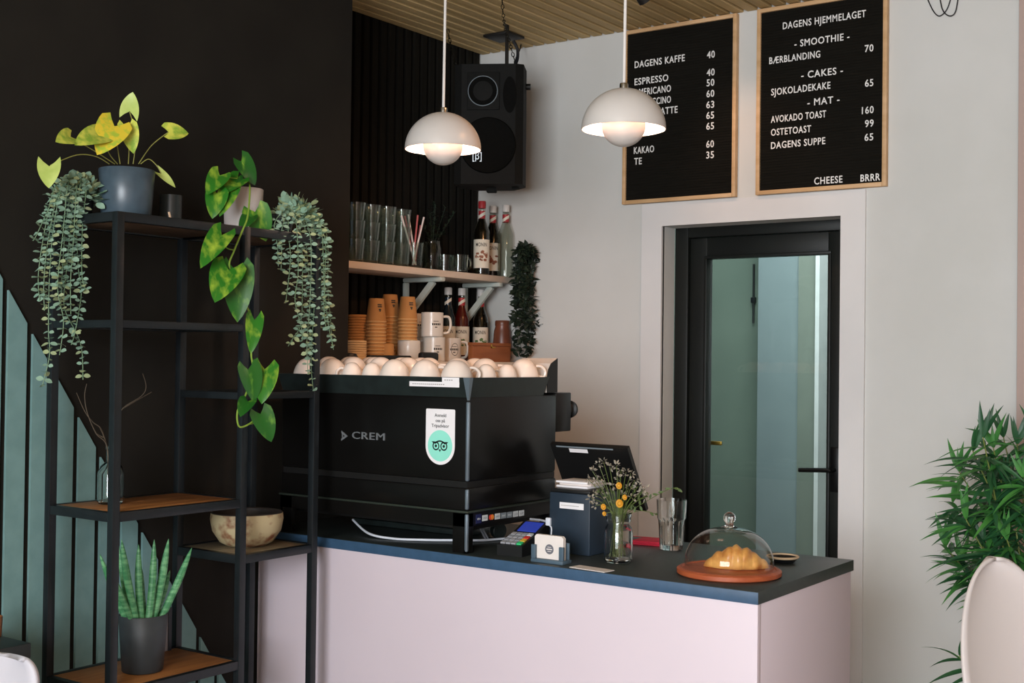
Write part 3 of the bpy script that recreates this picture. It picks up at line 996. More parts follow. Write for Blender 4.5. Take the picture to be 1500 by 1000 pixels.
board(-2.0535, -1.5435, 2.1530, 2.8705, 'framed black menu board above the black door, listing cakes and food',
      [('DAGENS HJEMMELAGET', 1147, 43, 1268.6, H2), ('- SMOOTHIE -', 1164, 69.3, 1244.5, H2), ('70', 1267, 76.6, 1279.7, H2), ('BÆRBLANDING', 1127.2, 94, 1201.7, H2), ('- CAKES -', 1174, 115.3, 1235, H2), ('65', 1267.3, 127.2, 1279.5, H2),
       ('SJOKOLADEKAKE', 1130, 140, 1216.6, H2), ('- MAT -', 1183, 155.3, 1230, H2), ('160', 1262.8, 167.1, 1280, H2), ('AVOKADO TOAST', 1129.6, 180, 1210.3, H2), ('99', 1267.3, 186.3, 1280, H2), ('OSTETOAST', 1129.6, 199, 1188.3, H2),
       ('65', 1266.7, 206.4, 1279.4, H2), ('DAGENS SUPPE', 1129.6, 218.2, 1209.2, H2), ('CHEESE', 1193, 270.2, 1234.3, H2), ('BRRR', 1260.7, 266, 1289.5, H2)])

# ------------------------------------------------------------------ espresso machine
MX0, MX1, MY0, MY1 = -2.900, -2.157, 2.812, 3.262
em = thing('espresso_machine', 'large black espresso machine at the counter end, piled with white cups', 'coffee machine', ((MX0 + MX1) / 2, MY0, CT))
MB().box((MX0, MY0, 1.162), (MX1, MY1, 1.402), 0.008).build('body', 'machine_black', em)
MB().box((MX0 + 0.006, MY0 + 0.006, 1.144), (MX1 - 0.006, MY1, 1.1625)).build('groove', 'black_plastic', em)
MB().box((MX0, MY0, 1.080), (MX1, MY1, 1.1445), 0.005).build('lower_panel', 'machine_black', em)
b = MB()
b.box((MX0 - 0.004, MY0 - 0.004, 1.0745), (MX1 + 0.004, MY1 + 0.004, 1.0805), 0.001)
b.build('ledge', 'machine_edge', em)
b = MB()
b.box((MX0, MY0, 1.036), (MX1, MY0 + 0.012, 1.0745)).box((MX1 - 0.012, MY0, 1.036), (MX1, MY1, 1.0745)).box((MX0, MY0, 1.036), (MX0 + 0.012, MY1, 1.0745))
b.build('base_rail', 'machine_black', em)
MB().box((MX0 + 0.02, MY0 + 0.05, 1.02), (MX1 - 0.02, MY1 - 0.01, 1.0745), 0.004).build('base_tank', 'black_plastic', em)
MB().box((-2.84, 3.085, CT + 0.001), (-2.36, 3.20, CT + 0.020), 0.004).build('drip_tray', 'tray_black', em)
for lx, ly, sx_, sy_ in ((MX1, MY0, -1, 1), (MX0, MY0, 1, 1), (MX1, MY1, -1, -1), (MX0, MY1, 1, -1)):
    b = MB().box((lx, ly, CT + 0.001), (lx + sx_ * 0.052, ly + sy_ * 0.012, 1.0745), 0.002).box((lx, ly, CT + 0.001), (lx + sx_ * 0.012, ly + sy_ * 0.03, 1.0745), 0.002)
    b.build('leg', 'machine_black', em)
b = MB()
for za, zb_ in ((1.164, 1.388), (1.084, 1.142), (CT + 0.008, 1.0725)):
    b.box((MX1 - 0.0085, MY0 - 0.0022, za), (MX1 + 0.0022, MY0 + 0.0085, zb_), 0.004)
b.sphere((MX1 - 0.003, MY0 + 0.003, CT + 0.010), 0.005, 8)
b.build('corner_strip', 'machine_trim', em)
# flared cup tray
TY1 = 3.195
b = MB()
z0, z1, fl = 1.396, 1.4565, 0.010
ring = lambda e, z: [Vector((MX0 - e, MY0 - e, z)), Vector((MX1 + e, MY0 - e, z)), Vector((MX1 + e, TY1 + e, z)), Vector((MX0 - e, TY1 + e, z))]
rs = [ring(-0.004, z0), ring(fl, z1), ring(fl - 0.004, z1), ring(-0.006, 1.432)]
vs = [p for r_ in rs for p in r_]
fs = [(3, 2, 1, 0)]
for k in range(3):
    for j in range(4):
        fs.append((k * 4 + j, k * 4 + (j + 1) % 4, k * 4 + 4 + (j + 1) % 4, k * 4 + 4 + j))
fs.append((12, 13, 14, 15))
b.add(vs, fs).build('cup_tray', 'tray_black', em, smooth=False)
b = MB()
b.add([Vector((MX1 - 0.012, MY0 - 0.0105, 1.456)), Vector((MX1 + 0.0115, MY0 - 0.0115, 1.456)), Vector((MX1 + 0.002, MY0 - 0.001, 1.392)), Vector((MX1 - 0.004, MY0 - 0.001, 1.392)), Vector((MX1 + 0.0115, MY0 + 0.006, 1.456)), Vector((MX1 + 0.002, MY0 + 0.004, 1.392))], [(0, 1, 2, 3), (1, 4, 5, 2)])
b.build('tray_bracket', 'machine_trim', em, smooth=False)
b = MB().box((MX1 - 0.10, MY1 - 0.002, 1.285), (MX1 - 0.001, MY1 + 0.085, 1.407), 0.004)
b.build('steam_arm', 'machine_black', em)
b = MB().lathe([(0, 0.03), (0.016, 0.027), (0.026, 0.016), (0.029, 0.0), (0.02, -0.004), (0.02, -0.03)], (0, 0, 0), 24, Matrix.Translation((MX1 - 0.03, MY1 + 0.117, 1.352)) @ Matrix.Rotation(-math.pi / 2, 4, 'X') @ Matrix.Diagonal((1, 1, 0.8, 1)))
b.build('steam_knob', 'black_plastic', em)
# hood on the working side, white inside and black outside
prof = [(0.0, 0.0), (0.0, 0.05), (0.006, 0.072), (0.02, 0.09), (0.056, 0.106)]
b = MB()
hx0, hx1, hy, hz = MX1 - 0.135, MX1 - 0.004, 3.212, 1.408
vs, fs = [], []
for py_, pz_ in prof:
    vs += [Vector((hx0, hy + py_, hz + pz_)), Vector((hx1, hy + py_, hz + pz_))]
for k in range(len(prof) - 1):
    fs.append((2 * k, 2 * k + 1, 2 * k + 3, 2 * k + 2))
b.add(vs, fs).mat(1)
poly = [(py_ + 0.0006, pz_) for py_, pz_ in prof] + [(0.057, 0.0), ]
b.prism(poly, (hx0, hy + 0.001, hz), UY, UZ, (hx1 - hx0 + 0.001, 0, 0))
b.build('hood', ['lamp_white', 'machine_black'], em, smooth=False)
# maker's letters and triangle emblem
yl = MY0 - 0.0004
o = at(516.5, 642, y=yl)
MB().text('CREM', o, UX, UZ, 0.0225, at(564, 640, y=yl).x - o.x, depth=0.003, spacing=1.05).build('lettering', 'silver_letter', em, smooth=False)
tc_, te = at(500.5, 644, y=yl), at(514, 636, y=yl)
b = MB()
A = Vector((tc_.x, yl, tc_.z - 0.003))
b.prism([(0, 0), (0.026, 0.0155), (0, 0.031), (0.0, 0.024), (0.015, 0.0155), (0.0, 0.007)], A, UX, UZ, (0, -0.002, 0))
b.prism([(0.003, 0.010), (0.006, 0.012), (0.006, 0.024), (0.003, 0.025)], A, UX, UZ, (0, -0.0025, 0))
b.build('emblem', 'silver_letter', em, smooth=False)
# review sticker with the owl mark
s0, s1 = at(624.5, 598, y=yl), at(667.0, 601.5, y=yl)
sw, zt = s1.x - s0.x, s0.z
zbm = at(645, 680.5, y=yl).z
xc = (s0.x + s1.x) / 2
R = sw / 2
pts = [(-R, zt - 0.004)] + [(-R + 0.004 - 0.004 * math.cos(a), zt - 0.004 + 0.004 * math.sin(a)) for a in (0.5, 1.0, 1.57)] + [(R - 0.004 + 0.004 * math.sin(a), zt - 0.004 + 0.004 * math.cos(a)) for a in (0, 0.5, 1.0, 1.57)]
pts += [(R * math.cos(a), zbm + R + R * math.sin(a)) for a in [-math.pi * k / 20 for k in range(21)]]
st = MB().prism(pts, (xc, yl, 0), UX, UZ, (0, -0.0008, 0)).build('review_sticker', 'paper', em, smooth=False)
yc = yl - 0.0009
disc = lambda cx_, cz_, r_, yy, b_: b_.prism([(r_ * math.cos(2 * math.pi * k / 32), r_ * math.sin(2 * math.pi * k / 32)) for k in range(32)], (cx_, yy, cz_), UX, UZ, (0, -0.0005, 0))


def annulus(b_, cx_, cz_, r1_, r2_, yy, a0=0, a1=2 * math.pi, n=28):
    vs_, fs_ = [], []
    for k_ in range(n + 1):
        a_ = a0 + (a1 - a0) * k_ / n
        for r_ in (r1_, r2_):
            vs_.append(Vector((cx_ + r_ * math.cos(a_), yy, cz_ + r_ * math.sin(a_))))
    for k_ in range(n):
        fs_.append((2 * k_, 2 * k_ + 1, 2 * k_ + 3, 2 * k_ + 2))
    return b_.add(vs_, fs_)


cz = zbm + R + 0.001
b = MB()
disc(xc, cz, R * 0.84, yc, b)
b.build('mint_disc', 'mint', st, smooth=False)
b = MB()
for sgn in (-1, 1):
    ex_ = xc + sgn * 0.0145
    annulus(b, ex_, cz - 0.001, 0.0088, 0.0128, yc - 0.0007)
    disc(ex_, cz - 0.001, 0.0042, yc - 0.0006, b)
annulus(b, xc, cz - 0.012, 0.0232, 0.0275, yc - 0.0007, 0.75, math.pi - 0.75)
for sgn in (-1, 1):
    b.add([Vector((xc + sgn * a, yc - 0.0007, cz + c_)) for a, c_ in ((0.031, 0.0115), (0.019, 0.0118), (0.024, 0.006))], [(0, 1, 2)])
b.add([Vector((xc - 0.005, yc - 0.0007, cz - 0.0105)), Vector((xc + 0.005, yc - 0.0007, cz - 0.0105)), Vector((xc, yc - 0.0007, cz - 0.018))], [(0, 1, 2)])
b.build('owl_mark', 'owl_black', st, smooth=False)
b = MB()
for s, zz, ww in (('Anmeld', 0.0225, 0.042), ('oss på', 0.0375, 0.034), ('Tripadvisor', 0.0525, 0.064)):
    b.text(s, (xc, yc, zt - zz), UX, UZ, 0.0098, ww, align='CENTER', depth=0.0004, weight=0.01)
b.build('lettering', 'ink', st, smooth=False)
# two paper notes taped to the tray
for (pa, pb_), (nx0, nx1, nz0, nz1) in (((600, 567), (-0.0, 0.0, 0, 0)),):
    pass
nt_ = MB()
f0, f1 = at(600, 566, y=MY0 - 0.011), at(673, 566, y=MY0 - 0.011)
g0 = at(648, 558, y=MY0 - 0.011)
nt_.box((f0.x, MY0 - 0.0118, 1.428), (f1.x, MY0 - 0.0112, 1.4425)).box((g0.x, MY0 - 0.0125, 1.4425), (f1.x, MY0 - 0.0119, 1.4555))
n1 = nt_.build('paper_note', 'paper', em, smooth=False)
b = MB()
for k in range(16):
    b.box((f0.x + 0.012 + k * 0.0075, MY0 - 0.0123, 1.434), (f0.x + 0.0165 + k * 0.0075, MY0 - 0.0119, 1.4367))
for k in range(4):
    b.box((g0.x + 0.009 + k * 0.008, MY0 - 0.013, 1.447), (g0.x + 0.014 + k * 0.008, MY0 - 0.0126, 1.4497))
b.build('print', 'ink_soft', n1, smooth=False)
# payment stickers along the base rail
ys = [2.852 + 0.0305 * k for k in range(8)]
for k, yv in enumerate(ys):
    mm = ['sticker_navy', 'sticker_white', 'black_plastic', 'sticker_white', 'sticker_grey', 'sticker_grey', 'sticker_white', 'sticker_white'][k]
    hgt = 0.017 if k else 0.026
    zc = 1.0545 - 0.0005 * k
    b = MB().box((MX1 + 0.0002, yv, zc - hgt / 2), (MX1 + 0.001, yv + 0.026, zc + hgt / 2), 0.0003)
    s_ = b.build('card_sticker', mm, em, smooth=False)
    b = MB()
    if k == 2:
        for dy, m_ in ((0.009, 'sticker_red'), (0.017, 'sticker_orange')):
            bb = MB().lathe([(0.0078, 0), (0.0078, 0.0005), (0, 0.0005)], (0, 0, 0), 24, Matrix.Translation((MX1 + 0.0009 + (0.0003 if dy > .01 else 0), yv + dy, zc)) @ Matrix.Rotation(math.pi / 2, 4, 'Y'))
            bb.build('disc', m_, s_)
    else:
        b.text(['VISA', 'VISA', '', 'AMEX', 'PAY', 'PAY', 'JCB', 'UP'][k], (MX1 + 0.0011, yv + 0.013, zc - 0.0028), UY, UZ, 0.0056, 0.017, 'CENTER', depth=0.0003).build('lettering', 'sticker_white' if k in (0, 4, 5) else 'sticker_grey', s_, smooth=False)


# ------------------------------------------------------------------ cups on the machine
def cup_proto(size):
    r = thing('coffee_cup', 'white cup', 'cup', (0, 0, 0), 'white cups upside down on the espresso machine')
    R_, H_ = (0.0475, 0.069) if size == 'big' else (0.033, 0.058)
    pr = [(0, H_), (R_ * 0.16, H_ * 0.995), (R_ * 0.26, H_ * 0.98)]
    pr += [(R_ * math.sin(t) ** 0.86, H_ * math.cos(t) ** 0.98 if t < 1.57 else 0) for t in [0.28 + 1.29 * k / 12 for k in range(13)]]
    pr[-1] = (R_, 0.0)
    pr += [(R_ - 0.003, 0.0005), (R_ * 0.93, H_ * 0.3), (R_ * 0.75, H_ * 0.6), (R_ * 0.38, H_ * 0.88), (0, H_ * 0.9)]
    MB().lathe(pr, (0, 0, 0), 36).build('bowl', 'porcelain', r)
    MB().tube(bez([(R_ * 0.97, 0, H_ * 0.22), (R_ * 1.32, 0, H_ * 0.2), (R_ * 1.42, 0, H_ * 0.45), (R_ * 1.15, 0, H_ * 0.66), (R_ * 0.80, 0, H_ * 0.68)], 5), 0.0042, 8).build('handle', 'porcelain', r)
    return r


big, small = cup_proto('big'), cup_proto('small')
used = {big: False, small: False}


def put(proto, x, y, z, rz, label, group=None):
    o = proto if not used[proto] else copy_tree(proto)
    used[proto] = True
    o.location = (x, y, z)
    o.rotation_euler = (0, 0, rz)
    o['label'] = label
    if group:
        o['group'] = group
    return o


random.seed(8)
TZ = 1.4325
rowname = ['front row', 'second row', 'third row', 'back row']
rows = [(2.8615, [(-2.836, 'b'), (-2.730, 'b'), (-2.648, 's'), (-2.566, 's'), (-2.475, 'b'), (-2.357, 'b'), (-2.240, 'b')]),
        (2.957, [(-2.836, 'b'), (-2.73, 'b'), (-2.615, 'b'), (-2.505, 'b'), (-2.40, 's'), (-2.31, 'b'), (-2.205, 's')]),
        (3.0525, [(-2.835, 'b'), (-2.725, 'b'), (-2.61, 'b'), (-2.50, 'b'), (-2.385, 'b'), (-2.28, 'b'), (-2.198, 's')]),
        (3.1465, [(-2.83, 'b'), (-2.72, 's'), (-2.61, 'b'), (-2.50, 's'), (-2.39, 'b'), (-2.285, 's'), (-2.203, 'b')])]
for ri, (yy, cups) in enumerate(rows):
    for ci, (xx, sz) in enumerate(cups):
        pr = big if sz == 'b' else small
        put(pr, xx, yy, TZ + (0.004 if ri == 0 else 0.010 if sz == 'b' else 0.004), math.radians(random.choice((45, 135, 45, 225))), '%s white %s upside down, %s on the machine, %s from the rack side' % ('large' if sz == 'b' else 'small', 'cup', rowname[ri], ORD[ci]))

# ------------------------------------------------------------------ things on the counter
# cable under the machine
cb = MB().tube(bez([at(517, 761, z=CT + 0.035), at(540, 781, z=CT + 0.012), at(575, 788.5, z=CT + 0.005), at(620, 790.5, z=CT + 0.005), at(672, 791, z=CT + 0.005), at(705, 791, z=CT + 0.005), at(735, 789, z=CT + 0.005), at(752, 788, z=CT + 0.005)], 8), 0.0036, 8)
tag(cb.build('white_cable', 'cable_white'), 'white cable curving across the dark worktop beneath the espresso machine', 'cable')

# payment terminal
T0 = Vector((-2.045, 2.862, CT))
tm = thing('payment_terminal', 'black card payment terminal with blue screen and coloured keys on the counter', 'card terminal', T0)
MT = Matrix.Translation(T0) @ Matrix.Rotation(0.10, 4, 'Z')
W2, LN = 0.040, 0.165
side = [(0, 0.0), (LN, 0.0), (LN, 0.070), (LN - 0.012, 0.080), (0.09, 0.055), (0.0, 0.030)]
b = MB()
vs = [MT @ Vector((x, y_, z_)) for x in (-W2, W2) for y_, z_ in side]
n = len(side)
b.add(vs, [tuple(range(n))[::-1], tuple(range(n, 2 * n))] + [(i, (i + 1) % n, n + (i + 1) % n, n + i) for i in range(n)])
b.build('body', 'terminal_black', tm, smooth=False)


def on_face(u, v, lift):
    """Point on the sloping face: u across, v along from the front."""
    if v < 0.09:
        z_ = 0.030 + (0.055 - 0.030) * v / 0.09
    else:
        z_ = 0.055 + (0.080 - 0.055) * (v - 0.09) / (LN - 0.012 - 0.09)
    return MT @ Vector((u, v, z_ + lift))


def pad(b_, u0, u1, v0, v1, lift):
    lo = [on_face(u, v, 0.0002) for u, v in ((u0, v0), (u1, v0), (u1, v1), (u0, v1))]
    hi = [on_face(u, v, lift) for u, v in ((u0, v0), (u1, v0), (u1, v1), (u0, v1))]
    b_.add(lo + hi, [(4, 5, 6, 7), (0, 1, 5, 4), (1, 2, 6, 5), (2, 3, 7, 6), (3, 0, 4, 7)])


b = MB()
pad(b, -0.030, 0.030, 0.096, 0.146, 0.002)
b.build('screen', 'screen_blue', tm, smooth=False)
for r_ in range(4):
    for c_ in range(4):
        b = MB()
        u0 = -0.034 + c_ * 0.0172
        v0 = 0.008 + r_ * 0.0195
        pad(b, u0, u0 + 0.0145, v0, v0 + 0.0145, 0.004)
        m_ = 'key_grey' if c_ < 3 else ['key_green', 'key_yellow', 'key_red', 'sticker_white'][r_]
        b.build('key', m_, tm, smooth=False)

# rounded black dispenser, two stirring sticks
q = at(733, 792, z=CT)
td = thing('tape_dispenser', 'low rounded dark dispenser beside the payment terminal under the machine edge', 'dispenser', (q.x - 0.03, q.y + 0.02, CT))
MB().lathe([(0, 0.012), (0.022, 0.012), (0.024, 0.010), (0.024, -0.010), (0.022, -0.012), (0, -0.012)], (0, 0, 0), 28, Matrix.Translation((q.x - 0.03, q.y + 0.03, CT + 0.026)) @ Matrix.Rotation(1.2, 4, 'Z') @ Matrix.Rotation(math.pi / 2, 4, 'X')).build('roll_housing', 'tray_black', td)
MB().box((q.x - 0.07, q.y + 0.012, CT), (q.x + 0.02, q.y + 0.05, CT + 0.004), 0.001).build('foot', 'tray_black', td)
for k, (pa, pb_) in enumerate((((703, 773), (712, 791)), ((706, 772), (716, 791)))):
    B_ = at(pb_[0], pb_[1], z=CT + 0.002)
    A_ = at(pa[0], pa[1], y=B_.y + 0.02)
    tag(MB().bar(B_, A_, 0.005, 0.0022).build('stirring_stick', 'key_grey'), ['thin pale stirring stick leaning under the machine, nearer the machine leg', 'thin pale stirring stick leaning under the machine, nearer the payment terminal'][k], 'stick', 'stirring sticks under the machine')

# card holder
hx, hy = -1.895, 2.846
ho = thing('card_holder', 'slate grey holder with a stack of white business cards at the counter edge', 'card holder', (hx, hy, CT))
MB().box((hx - 0.052, hy - 0.022, CT), (hx + 0.052, hy + 0.024, CT + 0.010), 0.002).build('base', 'holder_slate', ho)
for sg in (-1, 1):
    MB().box((hx + sg * 0.045 - 0.007, hy - 0.020, CT + 0.010), (hx + sg * 0.045 + 0.007, hy - 0.012, CT + 0.047), 0.001).build('clip', 'holder_slate', ho)
MB().box((hx - 0.050, hy + 0.012, CT + 0.010), (hx + 0.050, hy + 0.018, CT + 0.055), 0.001).build('back', 'holder_slate', ho)
bc = thing('business_card', 'white business cards with a round grey mark standing in the slate holder', 'cards', (hx, hy, CT + 0.0105))
ct_ = MB()
ct_.prism([(-0.0465, 0.0), (0.0465, 0.0), (0.0465, 0.058), (0.0405, 0.064), (-0.0405, 0.064), (-0.0465, 0.058)], (hx, hy - 0.0105, CT + 0.0105), UX, UZ, (0, 0.012, 0))
ct_.build('card', 'card_white', bc, smooth=False)
b = MB()
disc(hx + 0.002, CT + 0.037, 0.0135, hy - 0.0106, b)
mk = b.build('round_mark', 'card_mark', bc, smooth=False)
b = MB().box((hx - 0.007, hy - 0.0116, CT + 0.0355), (hx + 0.011, hy - 0.0111, CT + 0.0385)).box((hx - 0.004, hy - 0.0116, CT + 0.042), (hx + 0.008, hy - 0.0111, CT + 0.0435)).box((hx - 0.004, hy - 0.0116, CT + 0.0305), (hx + 0.008, hy - 0.0111, CT + 0.032))
b.build('mark_line', 'card_white', mk, smooth=False)

# flat card lying at the edge
q = Vector((-1.752, 2.826, CT))
tag(MB().box((-0.058, -0.022, 0), (0.058, 0.022, 0.0016), M=Matrix.Translation(q) @ Matrix.Rotation(-0.10, 4, 'Z')).build('loose_card', 'card_white'), 'flat pale card lying at the worktop edge in front of the flower jar', 'card')

# receipt printer with papers, till screen
pr_ = thing('receipt_printer', 'dark blue box-shaped receipt printer with a white label behind the card holder', 'printer', (-1.935, 3.05, CT))
MB().box((-2.005, 3.0, CT), (-1.868, 3.15, CT + 0.172), 0.004).build('housing', 'printer_blue', pr_)
MB().box((-2.003, 3.002, CT + 0.172), (-1.870, 3.148, CT + 0.182), 0.003).build('lid', 'terminal_black', pr_)
l0, l1 = at(820, 738, y=2.9995), at(855, 744, y=2.9995)
lb = MB().box((l0.x, 2.9988, l1.z - 0.006), (l1.x, 2.9999, l1.z + 0.0115)).build('label', 'paper', pr_, smooth=False)
b = MB()
for k in range(12):
    b.box((l0.x + 0.006 + k * 0.005, 2.9983, l1.z + 0.002), (l0.x + 0.009 + k * 0.005, 2.9987, l1.z + 0.004))
b.build('print', 'ink_soft', lb, smooth=False)
for k, (dx, dy, m_, w_) in enumerate(((0.0, 0.0, 'paper', 'white receipt pad on top of the printer, the lowest of three'), (0.006, 0.008, 'pot_white', 'pinkish receipt pad in the middle of the papers on the printer'), (-0.004, 0.004, 'paper', 'white sheet on top of the papers on the printer'))):
    tag(MB().box((-2.012 + dx, 3.045 + dy, CT + 0.1822 + 0.0062 * k), (-1.905 + dx, 3.14 + dy, CT + 0.188 + 0.0062 * k), 0.001).build('receipt_pad', m_), w_, 'paper', 'papers on the receipt printer')
ms = thing('till_screen', 'tilted black till screen seen from behind, beside the espresso machine', 'till', (-1.9, 3.28, CT))
ya_, yb_ = 3.175, 3.275
c1, c2 = at(806, 650, y=ya_), at(919, 655, y=ya_)
c3, c4 = at(834, 722, y=yb_), at(948, 724, y=yb_)
up = (c1 - c3)
up = Vector((0, ya_ - yb_, 0.165)).normalized()
xw0, xw1 = c1.x, c2.x
base_p = Vector((0, ya_, c1.z)) - up * 0.225
nv = Vector((0, up.z, -up.y))
MS = lambda x, u, t: Vector((x, 0, 0)) + base_p + up * u + nv * t
b = MB()
prof_ = [(0, 0), (0.225, 0), (0.225, 0.014), (0, 0.014)]
vs = [MS(x, u, t) for x in (xw0, xw1) for u, t in prof_]
b.add(vs, [(3, 2, 1, 0), (4, 5, 6, 7)] + [(i, (i + 1) % 4, 4 + (i + 1) % 4, 4 + i) for i in range(4)])
b.build('screen_back', 'terminal_black', ms, smooth=False)
b = MB()
b.add([MS(x, u, 0.0146) for x, u in ((xw0 + 0.01, 0.012), (xw1 - 0.01, 0.012), (xw1 - 0.01, 0.213), (xw0 + 0.01, 0.213))], [(0, 1, 2, 3)])
b.build('display', 'phone_black', ms, smooth=False)
b = MB()
b.add([MS(x, u, -0.0008) for x, u in ((xw0 + 0.02, 0.216), (xw1 - 0.05, 0.216), (xw1 - 0.05, 0.221), (xw0 + 0.02, 0.221))], [(0, 1, 2, 3)])
b.build('edge_strip', 'sticker_grey', ms, smooth=False)
b = MB()
xl0 = xw0 + 0.064
b.add([MS(x, u, -0.0012) for x, u in ((xl0, 0.200), (xl0 + 0.065, 0.200), (xl0 + 0.065, 0.2135), (xl0, 0.2135))], [(0, 1, 2, 3)])
b.build('label', 'paper', ms, smooth=False)
xm_ = (xw0 + xw1) / 2
b = MB().box((xm_ - 0.03, 3.27, CT), (xm_ + 0.03, 3.31, CT + 0.16), 0.004).box((xm_ - 0.09, 3.24, CT), (xm_ + 0.09, 3.36, CT + 0.012), 0.004)
b.build('stand', 'terminal_black', ms)
# charging cable with white plug
p1, p2, p3 = at(777, 760, y=3.10), at(806, 764, y=3.0), at(808, 776, y=2.995)
cc = thing('charging_cable', 'white charging plug and cable beside the dark blue printer', 'cable', (p2.x, 3.0, CT))
MB().tube([p1, at(792, 761.5, y=3.05), p2 - Vector((0.012, 0, 0))], 0.0032, 8).build('cable', 'cable_white', cc)
MB().box(p2 + Vector((-0.012, -0.008, -0.011)), p2 + Vector((0.004, 0.006, 0.012)), 0.003).build('plug', 'cable_white', cc)
MB().tube(bez([p2 + Vector((-0.002, 0, -0.011)), p3, Vector((p3.x - 0.004, 2.99, CT + 0.004)), Vector((p3.x - 0.03, 3.02, CT + 0.004))], 6), 0.0022, 6).build('lead', 'cable_white', cc)

# flower jar
jx, jy = -1.760, 2.975
jar = tag(MB().lathe([(0, CT), (0.033, CT), (0.039, CT + 0.006), (0.0395, CT + 0.078), (0.036, CT + 0.094), (0.031, CT + 0.102), (0.031, CT + 0.110), (0.034, CT + 0.111), (0.034, CT + 0.122), (0.036, CT + 0.125), (0.036, CT + 0.132), (0.032, CT + 0.132), (0.030, CT + 0.104), (0.036, CT + 0.088), (0.036, CT + 0.010), (0, CT + 0.008)], (jx, jy, 0), 40).build('glass_jar', 'thick_glass'),
          'clear glass jar holding the wild flowers on the counter', 'jar')
fl = thing('wildflower_bunch', 'loose bunch of pale and yellow wild flowers in the glass jar', 'flowers', (jx, jy, CT + 0.012))
random.seed(21)
HEADS = [(868, 690), (877, 680), (884, 676), (893, 684), (903, 682), (910, 688), (917, 692), (924, 694), (862, 702), (872, 705), (880, 700), (930, 703), (935, 712), (940, 722), (905, 700), (898, 712), (870, 724), (880, 718), (888, 726), (866, 730), (921, 715), (912, 724), (946, 728), (945, 716), (926, 728), (900, 736), (872, 740)]
for i, (px, py) in enumerate(HEADS):
    yy = jy + random.uniform(-0.05, 0.06)
    H = at(px, py, y=yy)
    foot = Vector((jx + random.uniform(-.02, .02), jy + random.uniform(-.02, .02), CT + 0.014))
    neck = Vector((jx + (H.x - jx) * 0.22, jy + (H.y - jy) * 0.22, CT + 0.125))
    b = MB().tube(bez([foot, neck, (neck + H) / 2 + Vector((0, 0, 0.012)), H], 5), 0.0009, 5)
    b.mat(1)
    for k in range(11):
        dv = Vector((random.gauss(0, 1), random.gauss(0, 1), random.gauss(0.3, 0.8))).normalized()
        c0 = H + dv * 0.006
        b.leaf(c0, c0 + dv * random.uniform(0.006, 0.013), Vector((random.uniform(-1, 1), random.uniform(-1, 1), 1)), 0.006, 'oval', 0.2, 0.1, 4)
    b.mat(2)
    for k in range(2):
        t = random.uniform(0.35, 0.8)
        c0 = neck.lerp(H, t)
        dv = Vector((random.uniform(-1, 1), random.uniform(-1, 1), random.uniform(0, 1))).normalized()
        b.leaf(c0, c0 + dv * 0.018, UZ, 0.005, 'lance', 0.2, 0.1, 4)
    b.build('flower', ['flower_stem', 'flower_pale', 'flower_leaf'], fl)
for px, py, r_ in ((908, 711, 0.009), (909, 737, 0.011), (916, 728, 0.007), (885, 742, 0.008), (886, 752, 0.006)):
    H = at(px, py, y=jy - 0.03)
    b = MB().tube(bez([Vector((jx, jy, CT + 0.014)), Vector((jx + (H.x - jx) * 0.3, jy - 0.01, CT + 0.125)), H], 5), 0.0012, 5)
    b.mat(1)
    for k in range(16):
        a = 2 * math.pi * k / 16
        dv = Vector((math.cos(a), -0.5, math.sin(a))).normalized()
        b.leaf(H, H + dv * r_ * 1.25, Vector((0, -1, 0.2)), r_ * 0.6, 'oval', 0.2, 0.1, 4)
    b.sphere(H + Vector((0, -0.004, 0)), r_ * 0.6, 8)
    b.build('flower', ['flower_stem', 'flower_yellow'], fl)
for path in ([(905, 756), (930, 735), (950, 724)], [(905, 760), (935, 748), (960, 752)], [(908, 758), (945, 735), (972, 720)], [(972, 720), (985, 715), (996, 716)]):
    pts = bez([at(px, py, y=jy + 0.03) for px, py in path], 5)
    b = MB().tube(pts, 0.0008, 5)
    b.mat(1)
    for p in pts[4::2]:
        dv = Vector((random.uniform(-1, 1), random.uniform(-.6, .6), random.uniform(-.6, 1))).normalized()
        b.leaf(p, p + dv * 0.016, Vector((0.3, -1, 0.5)), 0.007, 'oval', 0.2, 0.1, 4)
    b.build('sprig', ['flower_stem', 'flower_leaf'], fl)

# water glass
gx, gy = -1.758, 3.275
flute = lambda a, z: 1 + (0.035 * math.cos(10 * a) if z < CT + 0.085 else 0)
tag(MB().lathe([(0, CT), (0.031, CT), (0.033, CT + 0.004), (0.0365, CT + 0.07), (0.038, CT + 0.084), (0.042, CT + 0.092), (0.0445, CT + 0.145), (0.042, CT + 0.145), (0.0395, CT + 0.092), (0.034, CT + 0.07), (0.030, CT + 0.014), (0, CT + 0.012)], (gx, gy, 0), 60, rfun=flute).build('water_glass', 'thick_glass'),
    'clear faceted water glass standing behind the flower jar', 'glass')

# napkins
for k, (x0, y0, rz, m_, w_) in enumerate(((-1.885, 3.335, 0.15, 'napkin_red', 'folded red napkin lying behind the water glass'), (-1.955, 3.31, -0.25, 'phone_black', 'dark folded wallet lying between the red napkins and the flower jar'), (-1.925, 3.235, 0.1, 'napkin_red', 'small red napkin lying beside the flower jar'))):
    s_ = (0.075, 0.05) if k == 0 else (0.05, 0.035) if k == 1 else (0.035, 0.02)
    b = MB()
    for j in range(3):
        b.box((-s_[0], -s_[1], 0.004 * j), (s_[0] - 0.003 * j, s_[1] - 0.002 * j, 0.004 * j + 0.0038), 0.0012, M=Matrix.Translation((x0, y0, CT)) @ Matrix.Rotation(rz + 0.02 * j, 4, 'Z'))
    tag(b.build('folded_napkin' if k != 1 else 'wallet', m_), w_, 'napkin' if k != 1 else 'wallet')

